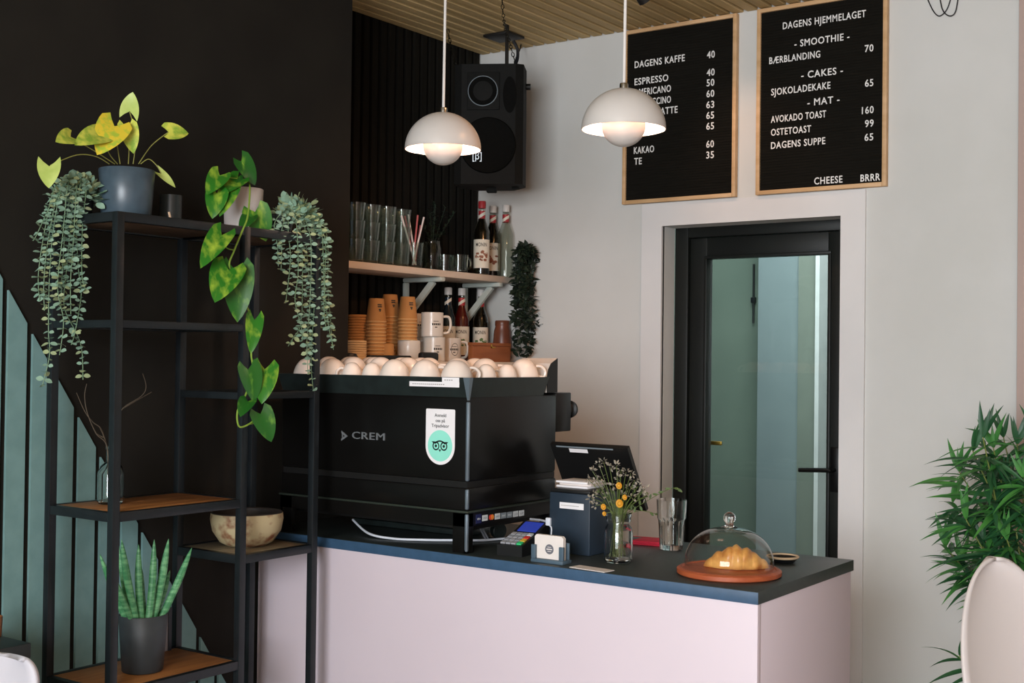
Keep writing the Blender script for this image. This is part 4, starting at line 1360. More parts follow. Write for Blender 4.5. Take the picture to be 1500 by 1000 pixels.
# cake dome with the croissant
dx_, dy_ = -1.432, 2.982
tag(MB().lathe([(0, CT), (0.128, CT), (0.134, CT + 0.004), (0.134, CT + 0.014), (0.128, CT + 0.018), (0.121, CT + 0.018), (0.119, CT + 0.015), (0, CT + 0.015)], (dx_, dy_, 0), 64).build('serving_board', 'board_wood'), 'round red-brown wooden board under the glass dome', 'board')
dm = thing('glass_dome', 'clear glass dome covering the croissant on the counter', 'dome', (dx_, dy_, CT + 0.0185))
pf_ = [(0.113, 0.0), (0.1145, 0.012)] + [(0.1145 * math.cos(a) ** 0.85, 0.012 + 0.092 * math.sin(a)) for a in [1.4 * k / 16 for k in range(1, 17)]] + [(0.012, 0.1045), (0, 0.1045)]
b = MB().lathe([(r_, CT + 0.0185 + z_) for r_, z_ in pf_], (dx_, dy_, 0), 64)
b.build('cover', 'clear_glass', dm)
b = MB().lathe([(0, CT + 0.122), (0.022, CT + 0.123), (0.012, CT + 0.127), (0.009, CT + 0.133)], (dx_, dy_, 0), 24)
b.sphere((dx_, dy_, CT + 0.146), 0.0155, 12)
b.build('knob', 'thick_glass', dm)
cr_c = Vector((dx_ + 0.016, dy_ + 0.012, CT + 0.0155))
rgt = Vector((R_CAM[0][0], R_CAM[0][1], 0)).normalized()
fwd = Vector((-rgt.y, rgt.x, 0))
ang = 0.12
e1 = (rgt * math.cos(ang) - fwd * math.sin(ang)).normalized()
e2 = Vector((-e1.y, e1.x, 0))
vs, fs = [], []
NS, NR = 90, 20
for i in range(NS + 1):
    u = -1 + 2 * i / NS
    px_, py_ = 0.084 * u, 0.030 * u * u - 0.010
    env = max(0.0, 1 - abs(u) ** 2.6) ** 0.5
    ph = (u * 3.6) % 1.0
    seg = (1 - abs(2 * ((abs(u) * 3.3 + 0.5) % 1.0) - 1)) ** 0.6
    rr = env * (0.013 + 0.0155 * max(0.0, 1 - abs(u) ** 1.3) + 0.0035 * seg) + 0.0012
    hz = rr * 1.12
    for k in range(NR):
        a = 2 * math.pi * k / NR
        tw_ = 0.0022 * math.sin(a * 2 + u * 12)
        y_ = (rr + tw_ * env) * math.cos(a)
        z_ = (hz + tw_ * env) * math.sin(a)
        z_ = max(z_, -hz * 0.70) + hz * 0.70
        vs.append(cr_c + e1 * px_ + e2 * (py_ + y_) + UZ * (z_ + 0.0003))
for i in range(NS):
    for k in range(NR):
        fs.append((i * NR + k, i * NR + (k + 1) % NR, (i + 1) * NR + (k + 1) % NR, (i + 1) * NR + k))
fs.append(tuple(range(NR))[::-1])
fs.append(tuple(range(NS * NR, NS * NR + NR)))
tag(MB().add(vs, fs).build('croissant', 'croissant', sharp=70), 'golden brown croissant lying under the glass dome', 'croissant')
# small dish
ds = thing('small_dish', 'small black dish with a pale rim behind the glass dome', 'dish', (-1.405, 3.262, CT))
MB().lathe([(0, CT), (0.03, CT), (0.043, CT + 0.014), (0.040, CT + 0.014), (0.028, CT + 0.005), (0, CT + 0.005)], (-1.405, 3.262, 0), 36).build('bowl', 'dish_black', ds)
MB().lathe([(0.0432, CT + 0.0125), (0.0455, CT + 0.0165), (0.0425, CT + 0.0185), (0.0398, CT + 0.0145)], (-1.405, 3.262, 0), 36).build('rim', 'dish_rim', ds)
# ------------------------------------------------------------------ wall shelves in the niche
SZ, SX = 1.868, -3.20
sh = thing('wall_shelf', 'long white wall shelf with glasses and syrup bottles, upper of the two', 'shelf', ((XS + SX) / 2, 3.9, SZ - 0.027))
MB().box((XS + 0.001, 3.26, SZ - 0.027), (SX, 4.497, SZ), 0.002).build('shelf_board', 'shelf_white', sh)
for ya in (3.985, 4.385):
    b = MB()
    zt = SZ - 0.027
    b.box((XS + 0.001, ya - 0.014, zt - 0.020), (SX + 0.008, ya + 0.014, zt - 0.0005), 0.006)
    b.box((XS + 0.001, ya - 0.014, zt - 0.20), (XS + 0.017, ya + 0.014, zt - 0.020), 0.004)
    b.bar((XS + 0.014, ya, zt - 0.165), (SX - 0.045, ya, zt - 0.018), 0.026, 0.014, hint=UY)
    b.build('bracket', 'bracket_white', sh)
LZ = 1.497
sl = thing('wall_shelf', 'lower white wall shelf hidden behind the cups, holding paper cups and mugs', 'shelf', ((XS + SX) / 2, 3.9, LZ - 0.02))
MB().box((XS + 0.001, 3.26, LZ - 0.022), (SX + 0.085, 4.497, LZ), 0.002).build('shelf_board', 'shelf_white', sl)
for ya in (3.5, 4.2):
    MB().box((XS + 0.001, ya - 0.014, LZ - 0.04), (SX, ya + 0.014, LZ - 0.0225), 0.004).build('bracket', 'bracket_white', sl)


def shelf_xy(px, x, z):
    return at(px, 400, x=x).y


# stacked tumblers on the upper shelf
def tumbler(x, y, z, label):
    b = MB().lathe([(0, 0), (0.026, 0), (0.0285, 0.003), (0.0375, 0.088), (0.0355, 0.088), (0.0270, 0.010), (0, 0.008)], (x, y, z), 28)
    return tag(b.build('drinking_glass', 'green_glass'), label, 'glass', 'stacked drinking glasses on the upper wall shelf')


cols = [(521, -3.245), (543, -3.245), (566, -3.235), (588, -3.245), (533, -3.33), (556, -3.335), (578, -3.335)]
nm = ['front stack nearest the rack', 'second front stack from the rack', 'third front stack from the rack', 'front stack behind the straws', 'back stack nearest the rack', 'middle back stack', 'back stack nearest the straws']
tn = ['bottom', 'middle', 'top']
for (px, x), w_ in zip(cols, nm):
    y_ = at(px, 380, x=x).y
    for k in range(3):
        tumbler(x, y_, SZ + 0.0005 + 0.0685 * k, '%s clear tumbler of the %s on the shelf' % (tn[k], w_))

# straws in a glass
x_ = -3.232
y_ = at(607, 385, x=x_).y
tag(MB().lathe([(0, 0), (0.029, 0), (0.031, 0.003), (0.036, 0.10), (0.034, 0.10), (0.029, 0.010), (0, 0.008)], (x_, y_, SZ), 28).build('straw_glass', 'thick_green_glass'), 'clear glass holding red and white straws on the upper shelf', 'glass')
STR = [((606, 383), (588, 316), 'straw_white', 'white straw leaning furthest towards the stacked tumblers'), ((607, 383), (598, 314), 'straw_white', 'white straw standing almost upright in the glass'), ((606, 372), (593, 316), 'straw_red', 'red straw between the two white straws beside the tumblers'),
       ((605, 366), (612, 315), 'straw_red', 'red straw leaning towards the bottles'), ((606, 375), (621, 318), 'straw_white', 'white straw leaning furthest towards the syrup bottles'), ((604, 362), (616, 330), 'straw_red', 'short red straw tucked behind the outer white straw')]
for k, (pa, pb_, m_, w_) in enumerate(STR):
    A_ = Vector((x_ + 0.008 * math.cos(k * 1.1), y_ + 0.008 * math.sin(k * 1.1), SZ + 0.0105))
    B_ = at(pb_[0], pb_[1], x=x_ + 0.014 * math.cos(k * 1.7))
    tag(MB().tube([A_, B_], 0.0037, 10).build('drinking_straw', m_), w_, 'straw', 'straws in the glass')

# dark jar of dried herbs, two glass mugs
x_ = -3.33
y_ = at(632, 385, x=x_).y
tag(MB().lathe([(0, 0), (0.034, 0), (0.040, 0.01), (0.040, 0.10), (0.034, 0.12), (0.036, 0.13), (0.033, 0.13), (0.032, 0.115), (0.036, 0.10), (0.036, 0.012), (0, 0.01)], (x_, y_, SZ), 28).build('dark_jar', 'bottle_glass'), 'dim glass jar holding dried herbs behind the straws', 'jar')
hb = thing('dried_herbs', 'dark dried herb sprigs in the dim jar on the upper shelf', 'herbs', (x_, y_, SZ + 0.012))
random.seed(5)
for k in range(9):
    tip = Vector((x_ + random.uniform(-.03, .06), y_ + random.uniform(-.11, .11), SZ + random.uniform(0.17, 0.30)))
    pts = bez([(x_, y_, SZ + 0.014), (x_ + (tip.x - x_) * .3, y_ + (tip.y - y_) * .2, SZ + 0.125), tip], 6)
    b = MB().tube(pts, 0.0012, 5)
    for p in pts[7:]:
        for j in range(3):
            dv = Vector((random.uniform(-1, 1), random.uniform(-1, 1), random.uniform(-.3, 1))).normalized()
            b.leaf(p, p + dv * 0.020, UZ, 0.009, 'oval', 0.2, 0.1, 4)
    b.build('sprig', 'dark_leaf', hb)


def glass_mug(px, x, label):
    y0 = at(px, 390, x=x).y
    r = thing('glass_mug', label, 'mug', (x, y0, SZ), 'clear glass mugs on the upper shelf')
    MB().lathe([(0, 0), (0.030, 0), (0.036, 0.004), (0.040, 0.076), (0.038, 0.076), (0.034, 0.012), (0, 0.010)], (x, y0, SZ), 28).build('bowl', 'thick_green_glass', r)
    MB().tube(bez([(x + 0.010, y0 + 0.036, SZ + 0.066), (x + 0.016, y0 + 0.058, SZ + 0.060), (x + 0.016, y0 + 0.060, SZ + 0.028), (x + 0.010, y0 + 0.034, SZ + 0.016)], 6), 0.0042, 8).build('handle', 'thick_green_glass', r)


glass_mug(672, -3.25, 'clear glass mug with its handle towards the tall syrup bottles')
glass_mug(651, -3.31, 'clear glass mug standing further back beside the dark herb jar')


# syrup bottles
def bottle(px, x, z0, liquid, capm, band, label_m, words, clear=False):
    y0 = at(px, 400, x=x).y
    r = thing('syrup_bottle', words, 'bottle', (x, y0, z0), 'syrup bottles on the wall shelves')
    R_ = 0.034
    pr = [(0, 0), (R_ - 0.004, 0), (R_, 0.004), (R_, 0.185), (R_ - 0.006, 0.203), (0.018, 0.232), (0.0145, 0.245), (0.0140, 0.288), (0.0155, 0.290), (0.0155, 0.296)]
    b = MB().lathe(pr, (x, y0, z0), 36)
    b.build('bottle', 'bottle_glass', r)
    li = MB().lathe([(0, 0.004), (R_ - 0.004, 0.004), (R_ - 0.002, 0.010), (R_ - 0.002, 0.183), (R_ - 0.008, 0.200), (0.016, 0.230), (0.0125, 0.245), (0.0125, 0.25), (0, 0.25)], (x, y0, z0), 28)
    if not clear:
        li.build('syrup', liquid, r)
    MB().lathe([(0.0165, 0.285), (0.0168, 0.312), (0.0150, 0.316), (0, 0.316)], (x, y0, z0), 24).build('cap', capm, r)
    MB().lathe([(0.0152, 0.240), (0.0152, 0.274)], (x, y0, z0), 24).build('neck_band', band, r)
    # slanted white sash across the band
    vs, fs = [], []
    for k in range(13):
        a = -2.2 + 2.6 * k / 12
        zz = z0 + 0.249 + 0.010 * math.sin(a + 0.9)
        for q_ in (0, 0.014):
            vs.append(Vector((x + 0.0156 * math.cos(a), y0 + 0.0156 * math.sin(a), zz + q_)))
    for k in range(12):
        fs.append((2 * k, 2 * k + 2, 2 * k + 3, 2 * k + 1))
    MB().add(vs, fs).build('sash', 'label_paper', r)
    if clear:
        return r
    # paper label round the front
    rl_ = R_ + 0.0006
    vs, fs = [], []
    for k in range(25):
        a = -0.95 - 1.45 + 2.9 * k / 24
        for q_ in (0.028, 0.150):
            vs.append(Vector((x + rl_ * math.cos(a), y0 + rl_ * math.sin(a), z0 + q_)))
    for k in range(24):
        fs.append((2 * k, 2 * k + 2, 2 * k + 3, 2 * k + 1))
    lb_ = MB().add(vs, fs).build('label', 'label_paper', r)
    # lettering bent round the bottle
    tv, tf = text_shape('MONIN', 0.02, 1.1, 0.012)
    w0, w1 = min(v[0] for v in tv), max(v[0] for v in tv)
    wid, hg, ac = 0.050, 0.0165, -0.95
    bend_ = lambda u, zz, e: Vector((x + (rl_ + e) * math.cos(ac + u / rl_), y0 + (rl_ + e) * math.sin(ac + u / rl_), z0 + zz))
    b = MB().add([bend_((v[0] - (w0 + w1) / 2) * wid / (w1 - w0), 0.120 + v[1] * hg, 0.0003 + v[2] * 0.004) for v in tv], tf)
    b.build('lettering', 'ink', lb_, smooth=False)
    b = MB()
    random.seed(int(px))
    for k in range(26):
        u, zz = random.uniform(-.026, .026), random.uniform(0.058, 0.088) + 0.012 * random.random()
        s_ = random.uniform(0.003, 0.007)
        a_ = random.uniform(0, 3.14)
        b.add([bend_(u + s_ * math.cos(a_ + t) * 1.2, zz + s_ * math.sin(a_ + t), 0.0004 + 0.00002 * k) for t in (0, 1.3, 2.6, 3.9, 5.2)], [(0, 1, 2, 3, 4)])
    b.build('fruit_print', label_m, lb_, smooth=False)
    return r


bottle(705, -3.235, SZ, 'syrup_dark', 'red_band', 'red_band', 'label_brown', 'tall syrup bottle with a red cap at the front of the upper shelf')
bottle(721, -3.294, SZ, 'syrup_dark', 'cap_white', 'red_band', 'label_brown', 'syrup bottle with white cap between its two neighbours on the upper shelf')
bottle(740, -3.2247, SZ, 'syrup_dark', 'cap_white', 'red_band', 'label_brown', 'clear empty syrup bottle nearest the wall corner on the upper shelf', clear=True)
bottle(657, -3.352, LZ, 'syrup_blue', 'cap_white', 'syrup_blue', 'label_green', 'syrup bottle with a blue neck band behind the mugs on the lower shelf')
bottle(677, -3.33, LZ, 'syrup_red', 'cap_white', 'red_band', 'label_green', 'dark red syrup bottle in the middle of the lower shelf bottles')
bottle(705, -3.32, LZ, 'syrup_dark', 'cap_white', 'red_band', 'label_green', 'syrup bottle beside the brown jar on the lower shelf')

# brown stoneware jar, wooden box with a latch
x_ = -3.237
y_ = at(736, 480, x=x_).y
tag(MB().lathe([(0, 0), (0.030, 0), (0.039, 0.02), (0.041, 0.08), (0.037, 0.135), (0.031, 0.155), (0.033, 0.162), (0.033, 0.176), (0.030, 0.181), (0.0, 0.179)], (x_, y_, LZ), 36).build('stoneware_jar', 'terracotta'), 'round red-brown stoneware jar behind the wooden box', 'jar')
bx0, bx1 = at(693, 510, x=-3.14).y, at(748, 510, x=-3.14).y
wb = thing('wooden_box', 'flat reddish wooden box with a small brass latch below the syrup bottles', 'box', (-3.165, (bx0 + bx1) / 2, LZ))
MB().box((-3.166, bx0, LZ), (-3.14, bx1, LZ + 0.066), 0.002).build('body', 'box_wood', wb)
MB().box((-3.168, bx0 - 0.001, LZ + 0.0665), (-3.138, bx1 + 0.001, LZ + 0.080), 0.002).build('lid', 'box_wood', wb)
ym = (bx0 + bx1) / 2
MB().box((-3.1385, ym - 0.012, LZ + 0.058), (-3.1365, ym + 0.020, LZ + 0.064), 0.0006).box((-3.1385, ym - 0.012, LZ + 0.058), (-3.1365, ym - 0.004, LZ + 0.074), 0.0006).build('latch', 'brass', wb)


# paper cups and lids
def paper_cup(x, y, z, m, words, grp, h=0.092, r0=0.040, r1=0.029, mark=False):
    """A paper cup standing upside down: rim below."""
    r = thing('paper_cup', words, 'cup', (x, y, z), grp)
    MB().lathe([(r0 - 0.001, 0.004), (r1, h - 0.001), (r1 - 0.0015, h), (r1 - 0.003, h - 0.006), (0, h - 0.006)], (x, y, z), 32).build('wall', m, r)
    MB().lathe([(r0 - 0.0012, 0.0), (r0 + 0.0012, 0.0014), (r0 + 0.0012, 0.0032), (r0 - 0.0012, 0.0046)], (x, y, z), 32).build('rim', 'kraft_rim', r)
    if mark:
        b = MB()
        for j, (u, w_, zz) in enumerate(((0, 0.018, h * 0.70), (0, 0.018, h * 0.62), (0, 0.010, h * 0.50), (0, 0.006, h * 0.44))):
            vs, fs = [], []
            for q_ in range(5):
                for e in (0, 0.005):
                    zz_ = zz + e
                    rr = r0 + (r1 - r0) * zz_ / h + 0.0008
                    a = -0.42 + (u + w_ * (q_ / 4 - 0.5)) / rr
                    vs.append(Vector((x + rr * math.cos(a), y + rr * math.sin(a), z + zz_)))
            for q_ in range(4):
                fs.append((2 * q_, 2 * q_ + 2, 2 * q_ + 3, 2 * q_ + 1))
            b.add(vs, fs)
        b.build('printed_mark', 'ink', r)
    return r


def cup_stack(px, x, z, n, m, where, grp, step=0.0155, mark=True, **k):
    y0 = at(px, 470, x=x).y
    for i in range(n):
        w_ = 'top' if i == n - 1 else 'bottom' if i == 0 else ORD[n - 1 - i] + ' from top'
        paper_cup(x, y0, z + step * i, m, 'kraft paper cup, %s of the stack %s' % (w_, where), grp, mark=(mark and i == n - 1), **k)


cup_stack(551, -3.25, LZ, 12, 'kraft', 'beside the lid pile', 'kraft cups in nested stacks', step=0.0135)
cup_stack(571, -3.335, LZ, 13, 'kraft', 'behind by the bracket', 'kraft cups in nested stacks', step=0.0145)
wy = at(599, 510, x=-3.245).y
tag(MB().lathe([(0, 0), (0.045, 0), (0.0462, 0.002), (0.0452, 0.078), (0.044, 0.082), (0, 0.082)], (-3.245, wy, LZ), 36).build('white_tub', 'mug_white'), 'plain white tub carrying a stack of kraft cups', 'tub')
cup_stack(597, -3.245, LZ + 0.0825, 7, 'kraft', 'on the white tub', 'kraft cups in nested stacks', step=0.0135)
y0 = at(566, 505, x=-3.222).y
paper_cup(-3.222, y0, LZ, 'kraft', 'single short kraft cup in front of the tall stacks', 'kraft cups in nested stacks', h=0.066, r0=0.034, r1=0.028)


def lids(px, x, z, n, r_, m, words, grp, step=0.0095):
    y0 = at(px, 480, x=x).y
    for i in range(n):
        w_ = 'topmost' if i == n - 1 else 'lowest' if i == 0 else ORD[n - 1 - i] + ' from top'
        b = MB().lathe([(0, step * 0.6), (r_ * 0.9, step * 0.6), (r_ * 0.93, step * 0.9), (r_ * 0.97, step * 0.9), (r_, step * 0.35), (r_ * 1.0, 0.0005), (r_ * 0.96, 0.0), (0, 0)], (x, y0, z + step * i), 32)
        tag(b.build('cup_lid', m), 'kraft lid, %s of the %s' % (w_, words), 'lid', grp)


lids(527, -3.325, LZ, 17, 0.052, 'kraft', 'broad lid pile at the wall end', 'broad kraft lids', 0.0105)
lids(522, -3.222, LZ, 9, 0.040, 'kraft_pale', 'small pale pile in front', 'small pale lids', 0.0085)
# black tray and black boxes in front of them
q0, q1 = at(538, 515, x=-3.188).y, at(600, 515, x=-3.188).y
tag(MB().box((-3.20, q0, LZ), (-3.175, q1, LZ + 0.022), 0.006).build('tray', 'black_plastic'), 'low black tray at the shelf edge in front of the kraft cups', 'tray')
q0 = at(517, 515, x=-3.18).y
tag(MB().lathe([(0, 0), (0.030, 0), (0.032, 0.008), (0.024, 0.026), (0, 0.030)], (-3.19, q0 - 0.005, LZ), 28).build('black_lid', 'black_plastic'), 'black rounded lid in front of the small pale lids', 'lid')
q0, q1 = at(617, 515, x=-3.13).y, at(641, 515, x=-3.13).y
tag(MB().box((-3.150, q0, LZ), (-3.120, q1, LZ + 0.036), 0.010).build('napkin_box', 'black_plastic'), 'small black box in front of the white mugs', 'box')


# white mugs
def mug(px, x, z, words, mark, turn=0.0):
    y0 = at(px, 490, x=x).y
    r = thing('white_mug', words, 'mug', (x, y0, z), 'white mugs on the lower shelf')
    R_, H_ = 0.0445, 0.098
    MB().lathe([(0, 0), (R_ - 0.003, 0), (R_, 0.003), (R_, H_ - 0.001), (R_ - 0.0015, H_), (R_ - 0.004, H_ - 0.002), (R_ - 0.005, 0.008), (0, 0.006)], (x, y0, z), 36).build('body', 'mug_white', r)
    a = 1.02 + turn
    d_ = Vector((math.cos(a), math.sin(a), 0))
    P0 = Vector((x, y0, z))
    MB().tube(bez([P0 + d_ * (R_ - 0.001) + UZ * 0.082, P0 + d_ * (R_ + 0.026) + UZ * 0.080, P0 + d_ * (R_ + 0.034) + UZ * 0.050, P0 + d_ * (R_ + 0.024) + UZ * 0.020, P0 + d_ * (R_ - 0.001) + UZ * 0.016], 6), 0.0052, 10).build('handle', 'mug_white', r)
    if mark:
        b = MB()
        rr = R_ + 0.0005
        fr = lambda u, zz: Vector((x + rr * math.cos(-0.55 + u / rr), y0 + rr * math.sin(-0.55 + u / rr), z + zz))
        def strip(u0, u1, z0_, z1_):
            vs = []
            for q_ in range(7):
                u = u0 + (u1 - u0) * q_ / 6
                vs += [fr(u, z0_), fr(u, z1_)]
            b.add(vs, [(2 * q_, 2 * q_ + 2, 2 * q_ + 3, 2 * q_ + 1) for q_ in range(6)])
        if mark == 'ring':
            vs, fs = [], []
            for q_ in range(33):
                t = 2 * math.pi * q_ / 32
                for r_ in (0.019, 0.021):
                    vs.append(fr(0.004 + r_ * math.cos(t) * 0.8, 0.050 + r_ * 1.25 * math.sin(t)))
            for q_ in range(32):
                fs.append((2 * q_, 2 * q_ + 2, 2 * q_ + 3, 2 * q_ + 1))
            b.add(vs, fs)
        for u0, u1 in ((-0.016, -0.010), (-0.008, -0.002), (0.0, 0.006), (0.008, 0.014), (0.016, 0.021)):
            strip(u0, u1, 0.046, 0.054)
        strip(-0.010, 0.012, 0.061, 0.063)
        strip(-0.004, 0.006, 0.036, 0.040)
        b.build('printed_mark', 'ink', r)


mug(633, -3.20, LZ + 0.0985, 'white mug on top of another mug, beside the kraft cup stack', 'word')
mug(636, -3.20, LZ, 'white mug at the bottom, carrying another white mug', 'word', turn=2.2)
mug(660, -3.262, LZ, 'white mug with a ring-shaped mark and its handle towards the wooden box', 'ring')
mug(612, -3.352, LZ + 0.0985, 'white mug at the back, half hidden, on top of its stack', 'word', turn=1.5)
mug(612, -3.352, LZ, 'white mug at the back, half hidden, below another', None, turn=1.5)

# dark trailing plant at the shelf end
tx, ty = -3.16, 4.46
vp = thing('trailing_plant', 'dark green trailing plant hanging at the shelf end in the wall corner', 'plant', (tx, ty, SZ))
px_end = at(775, 390, x=-3.13)
random.seed(13)
for k in range(14):
    px0 = random.uniform(754, 795)
    ln = random.choice([430, 470, 500, 515, 522, 480])
    x0 = -3.13 + random.uniform(-0.03, 0.05)
    path = [(768 + random.uniform(-6, 8), 366), (px0, 376 + random.uniform(-14, 10)), (px0 + random.uniform(-4, 4), 420), (px0 + random.uniform(-5, 6), (420 + ln) / 2), (px0 + random.uniform(-8, 6), ln)]
    pts = bez([at(px, py, x=x0) for px, py in path], 9)
    b = MB().tube(pts, 0.0012, 5)
    for p in pts[2:]:
        for j in range(3):
            dv = Vector((random.uniform(-.6, 1), random.uniform(-1, .8), random.uniform(-.6, .5))).normalized()
            L = random.uniform(0.024, 0.040)
            b.leaf(p, p + dv * L, Vector((random.uniform(-.5, 1), random.uniform(-1, .4), 1)), L * 0.55, 'leaf', 0.2, 0.15, 5)
    b.build('strand', 'dark_leaf', vp)

# ------------------------------------------------------------------ loudspeaker
S0 = at(721, 189, y=4.12)
spk = thing('loudspeaker', 'black loudspeaker hung by chains from the ceiling in the corner', 'loudspeaker', S0)
MSP = Matrix.Translation(S0) @ Matrix.Rotation(math.radians(30), 4, 'Z') @ Matrix.Rotation(math.radians(2), 4, 'X')
hw, hh = 0.138, 0.238
D0, D1 = -0.14, 0.14
b = MB()
poly = [(-hw, D0 + 0.02), (-hw + 0.03, D0), (hw - 0.03, D0), (hw, D0 + 0.02), (hw, 0.02), (hw - 0.06, D1), (-hw + 0.06, D1), (-hw, 0.02)]
b.prism(poly, MSP @ Vector((0, 0, -hh)), MSP.to_3x3() @ UX, MSP.to_3x3() @ UY, MSP.to_3x3() @ Vector((0, 0, 2 * hh)))
b.build('cabinet', 'speaker_black', spk, smooth=False)
T_ = lambda u, v, z_: MSP @ Vector((u, v, z_))
RotY = MSP @ Matrix.Rotation(math.pi / 2, 4, 'X')
b = MB().lathe([(0.112, 0.001), (0.108, 0.008), (0.100, 0.004), (0.03, 0.001), (0.0, 0.008)], (0, 0, 0), 40, MSP @ Matrix.Translation((0, D0, -0.085)) @ Matrix.Rotation(math.pi / 2, 4, 'X'))
b.build('woofer', 'speaker_grille', spk)
b = MB()
b.box((-0.085, D0 - 0.006, 0.055), (0.045, D0 + 0.001, 0.205), 0.004, M=MSP)
b.build('horn_plate', 'speaker_black', spk)
b = MB().lathe([(0.058, 0.006), (0.054, 0.010), (0.030, 0.002), (0.012, 0.001), (0, 0.001)], (0, 0, 0), 32, MSP @ Matrix.Translation((-0.022, D0 - 0.001, 0.130)) @ Matrix.Rotation(math.pi / 2, 4, 'X'))
b.build('horn', 'speaker_grille', spk)
b = MB().lathe([(0.056, 0.006), (0.0585, 0.0085), (0.0605, 0.006)], (0, 0, 0), 32, MSP @ Matrix.Translation((-0.022, D0 - 0.001, 0.130)) @ Matrix.Rotation(math.pi / 2, 4, 'X'))
b.build('horn_ring', 'sticker_grey', spk)
b = MB().lathe([(0.030, 0.001), (0.030, 0.004), (0.022, 0.003), (0, 0.001)], (0, 0, 0), 28, MSP @ Matrix.Translation((0.085, D0, 0.115)) @ Matrix.Diagonal((0.9, 1, 2.4, 1)) @ Matrix.Rotation(math.pi / 2, 4, 'X'))
b.build('port', 'speaker_grille', spk)
b = MB()
ex_, ey_ = MSP.to_3x3() @ UX, MSP.to_3x3() @ UZ
lg = T_(-0.060, D0 - 0.0115, -0.142)
b.text('[β]', lg, ex_, ey_, 0.030, 0.036, depth=0.0006)
b.build('logo', 'silver_letter', spk, smooth=False)
MB().box((-0.02, -0.02, -hh - 0.022), (0.02, 0.02, -hh), 0.004, M=MSP).build('foot', 'speaker_black', spk)
MB().box((0.085, -0.03, -hh - 0.010), (0.115, 0.0, -hh), 0.003, M=MSP).build('foot', 'speaker_black', spk)
b = MB().tube([T_(hw - 0.001, 0.0, 0.17), T_(hw + 0.018, 0.0, 0.17)], 0.013, 12)
b.build('side_knob', 'black_plastic', spk)
# ceiling plate, hanger bar, chains
pl0 = at(736, 55, z=ZC - 0.012)
MB().box(pl0 + Vector((-0.065, -0.05, 0)), pl0 + Vector((0.065, 0.07, 0.0115)), 0.002).build('ceiling_plate', 'track_black', spk)
hb0 = Vector((pl0.x + 0.03, pl0.y, 0))
tpz = S0.z + hh - 0.004
MB().bar((S0.x + 0.055, S0.y + 0.02, tpz), (S0.x + 0.055, S0.y + 0.02, ZC - 0.0005), 0.018, 0.006).build('hanger_bar', 'track_black', spk)


def chain(name, pts, parent, lk=0.022):
    P = [Vector(p) for p in pts]
    pth = bez(P, 10)
    b_ = MB()
    acc, i, last = 0, 0, pth[0]
    for a_, c_ in zip(pth, pth[1:]):
        acc += (c_ - a_).length
        if acc >= lk * 0.72:
            acc = 0
            d_ = (c_ - last).normalized() if (c_ - last).length > 1e-6 else UZ
            last = c_
            _, s_, u_ = frame_of(d_, Vector((0.7, 0.7, 0.1)))
            side_ = s_ if i % 2 else u_
            i += 1
            ring_ = [c_ + d_ * (lk * 0.5 * math.cos(t)) + side_ * (lk * 0.26 * math.sin(t)) for t in [2 * math.pi * q_ / 10 for q_ in range(10)]]
            b_.tube(ring_, 0.0017, 5, closed=True)
    return b_.build(name, 'chain_black', parent)


chain('chain', [at(735, -12, y=3.75), at(737, 20, y=3.82), at(741, 45, y=3.95), at(746, 60, y=4.02), at(752, 82, y=4.08), at(757, 97, y=4.10)], spk)
chain('chain', [at(655, 40, y=4.06), at(660, 65, y=4.07), at(666, 92, y=4.08), at(671, 104, y=4.08)], spk)
MB().tube(bez([at(752, 60, y=4.05), at(758, 72, y=4.06), at(758, 86, y=4.08), at(754, 97, y=4.10)], 8), 0.0065, 8).build('speaker_cable', 'cable_black', spk)
MB().tube(bez([at(764, 62, y=4.44), at(761, 74, y=4.40), at(756, 85, y=4.25), at(753, 97, y=4.12)], 8), 0.003, 6).build('wall_lead', 'cable_black', spk)

# black cable loops on the wall
yw = YW - 0.006
for k, (pth, w_) in enumerate((([(1356, -8), (1366, 14), (1374, 23), (1381, 21), (1388, 12), (1394, -6)], 'thin dark cable loop on the white wall, the loop nearer the menu boards'), ([(1376, -8), (1380, 12), (1386, 21), (1394, 23), (1400, 16), (1404, -6)], 'thin dark cable loop on the white wall, the loop nearer the wall edge'))):
    pts = bez([at(px, py, y=yw - 0.004 * k) for px, py in pth], 8)
    tag(MB().tube(pts, 0.0022, 6).build('cable_loop', 'cable_black'), w_, 'cable', 'loops of dark cable on the white wall')

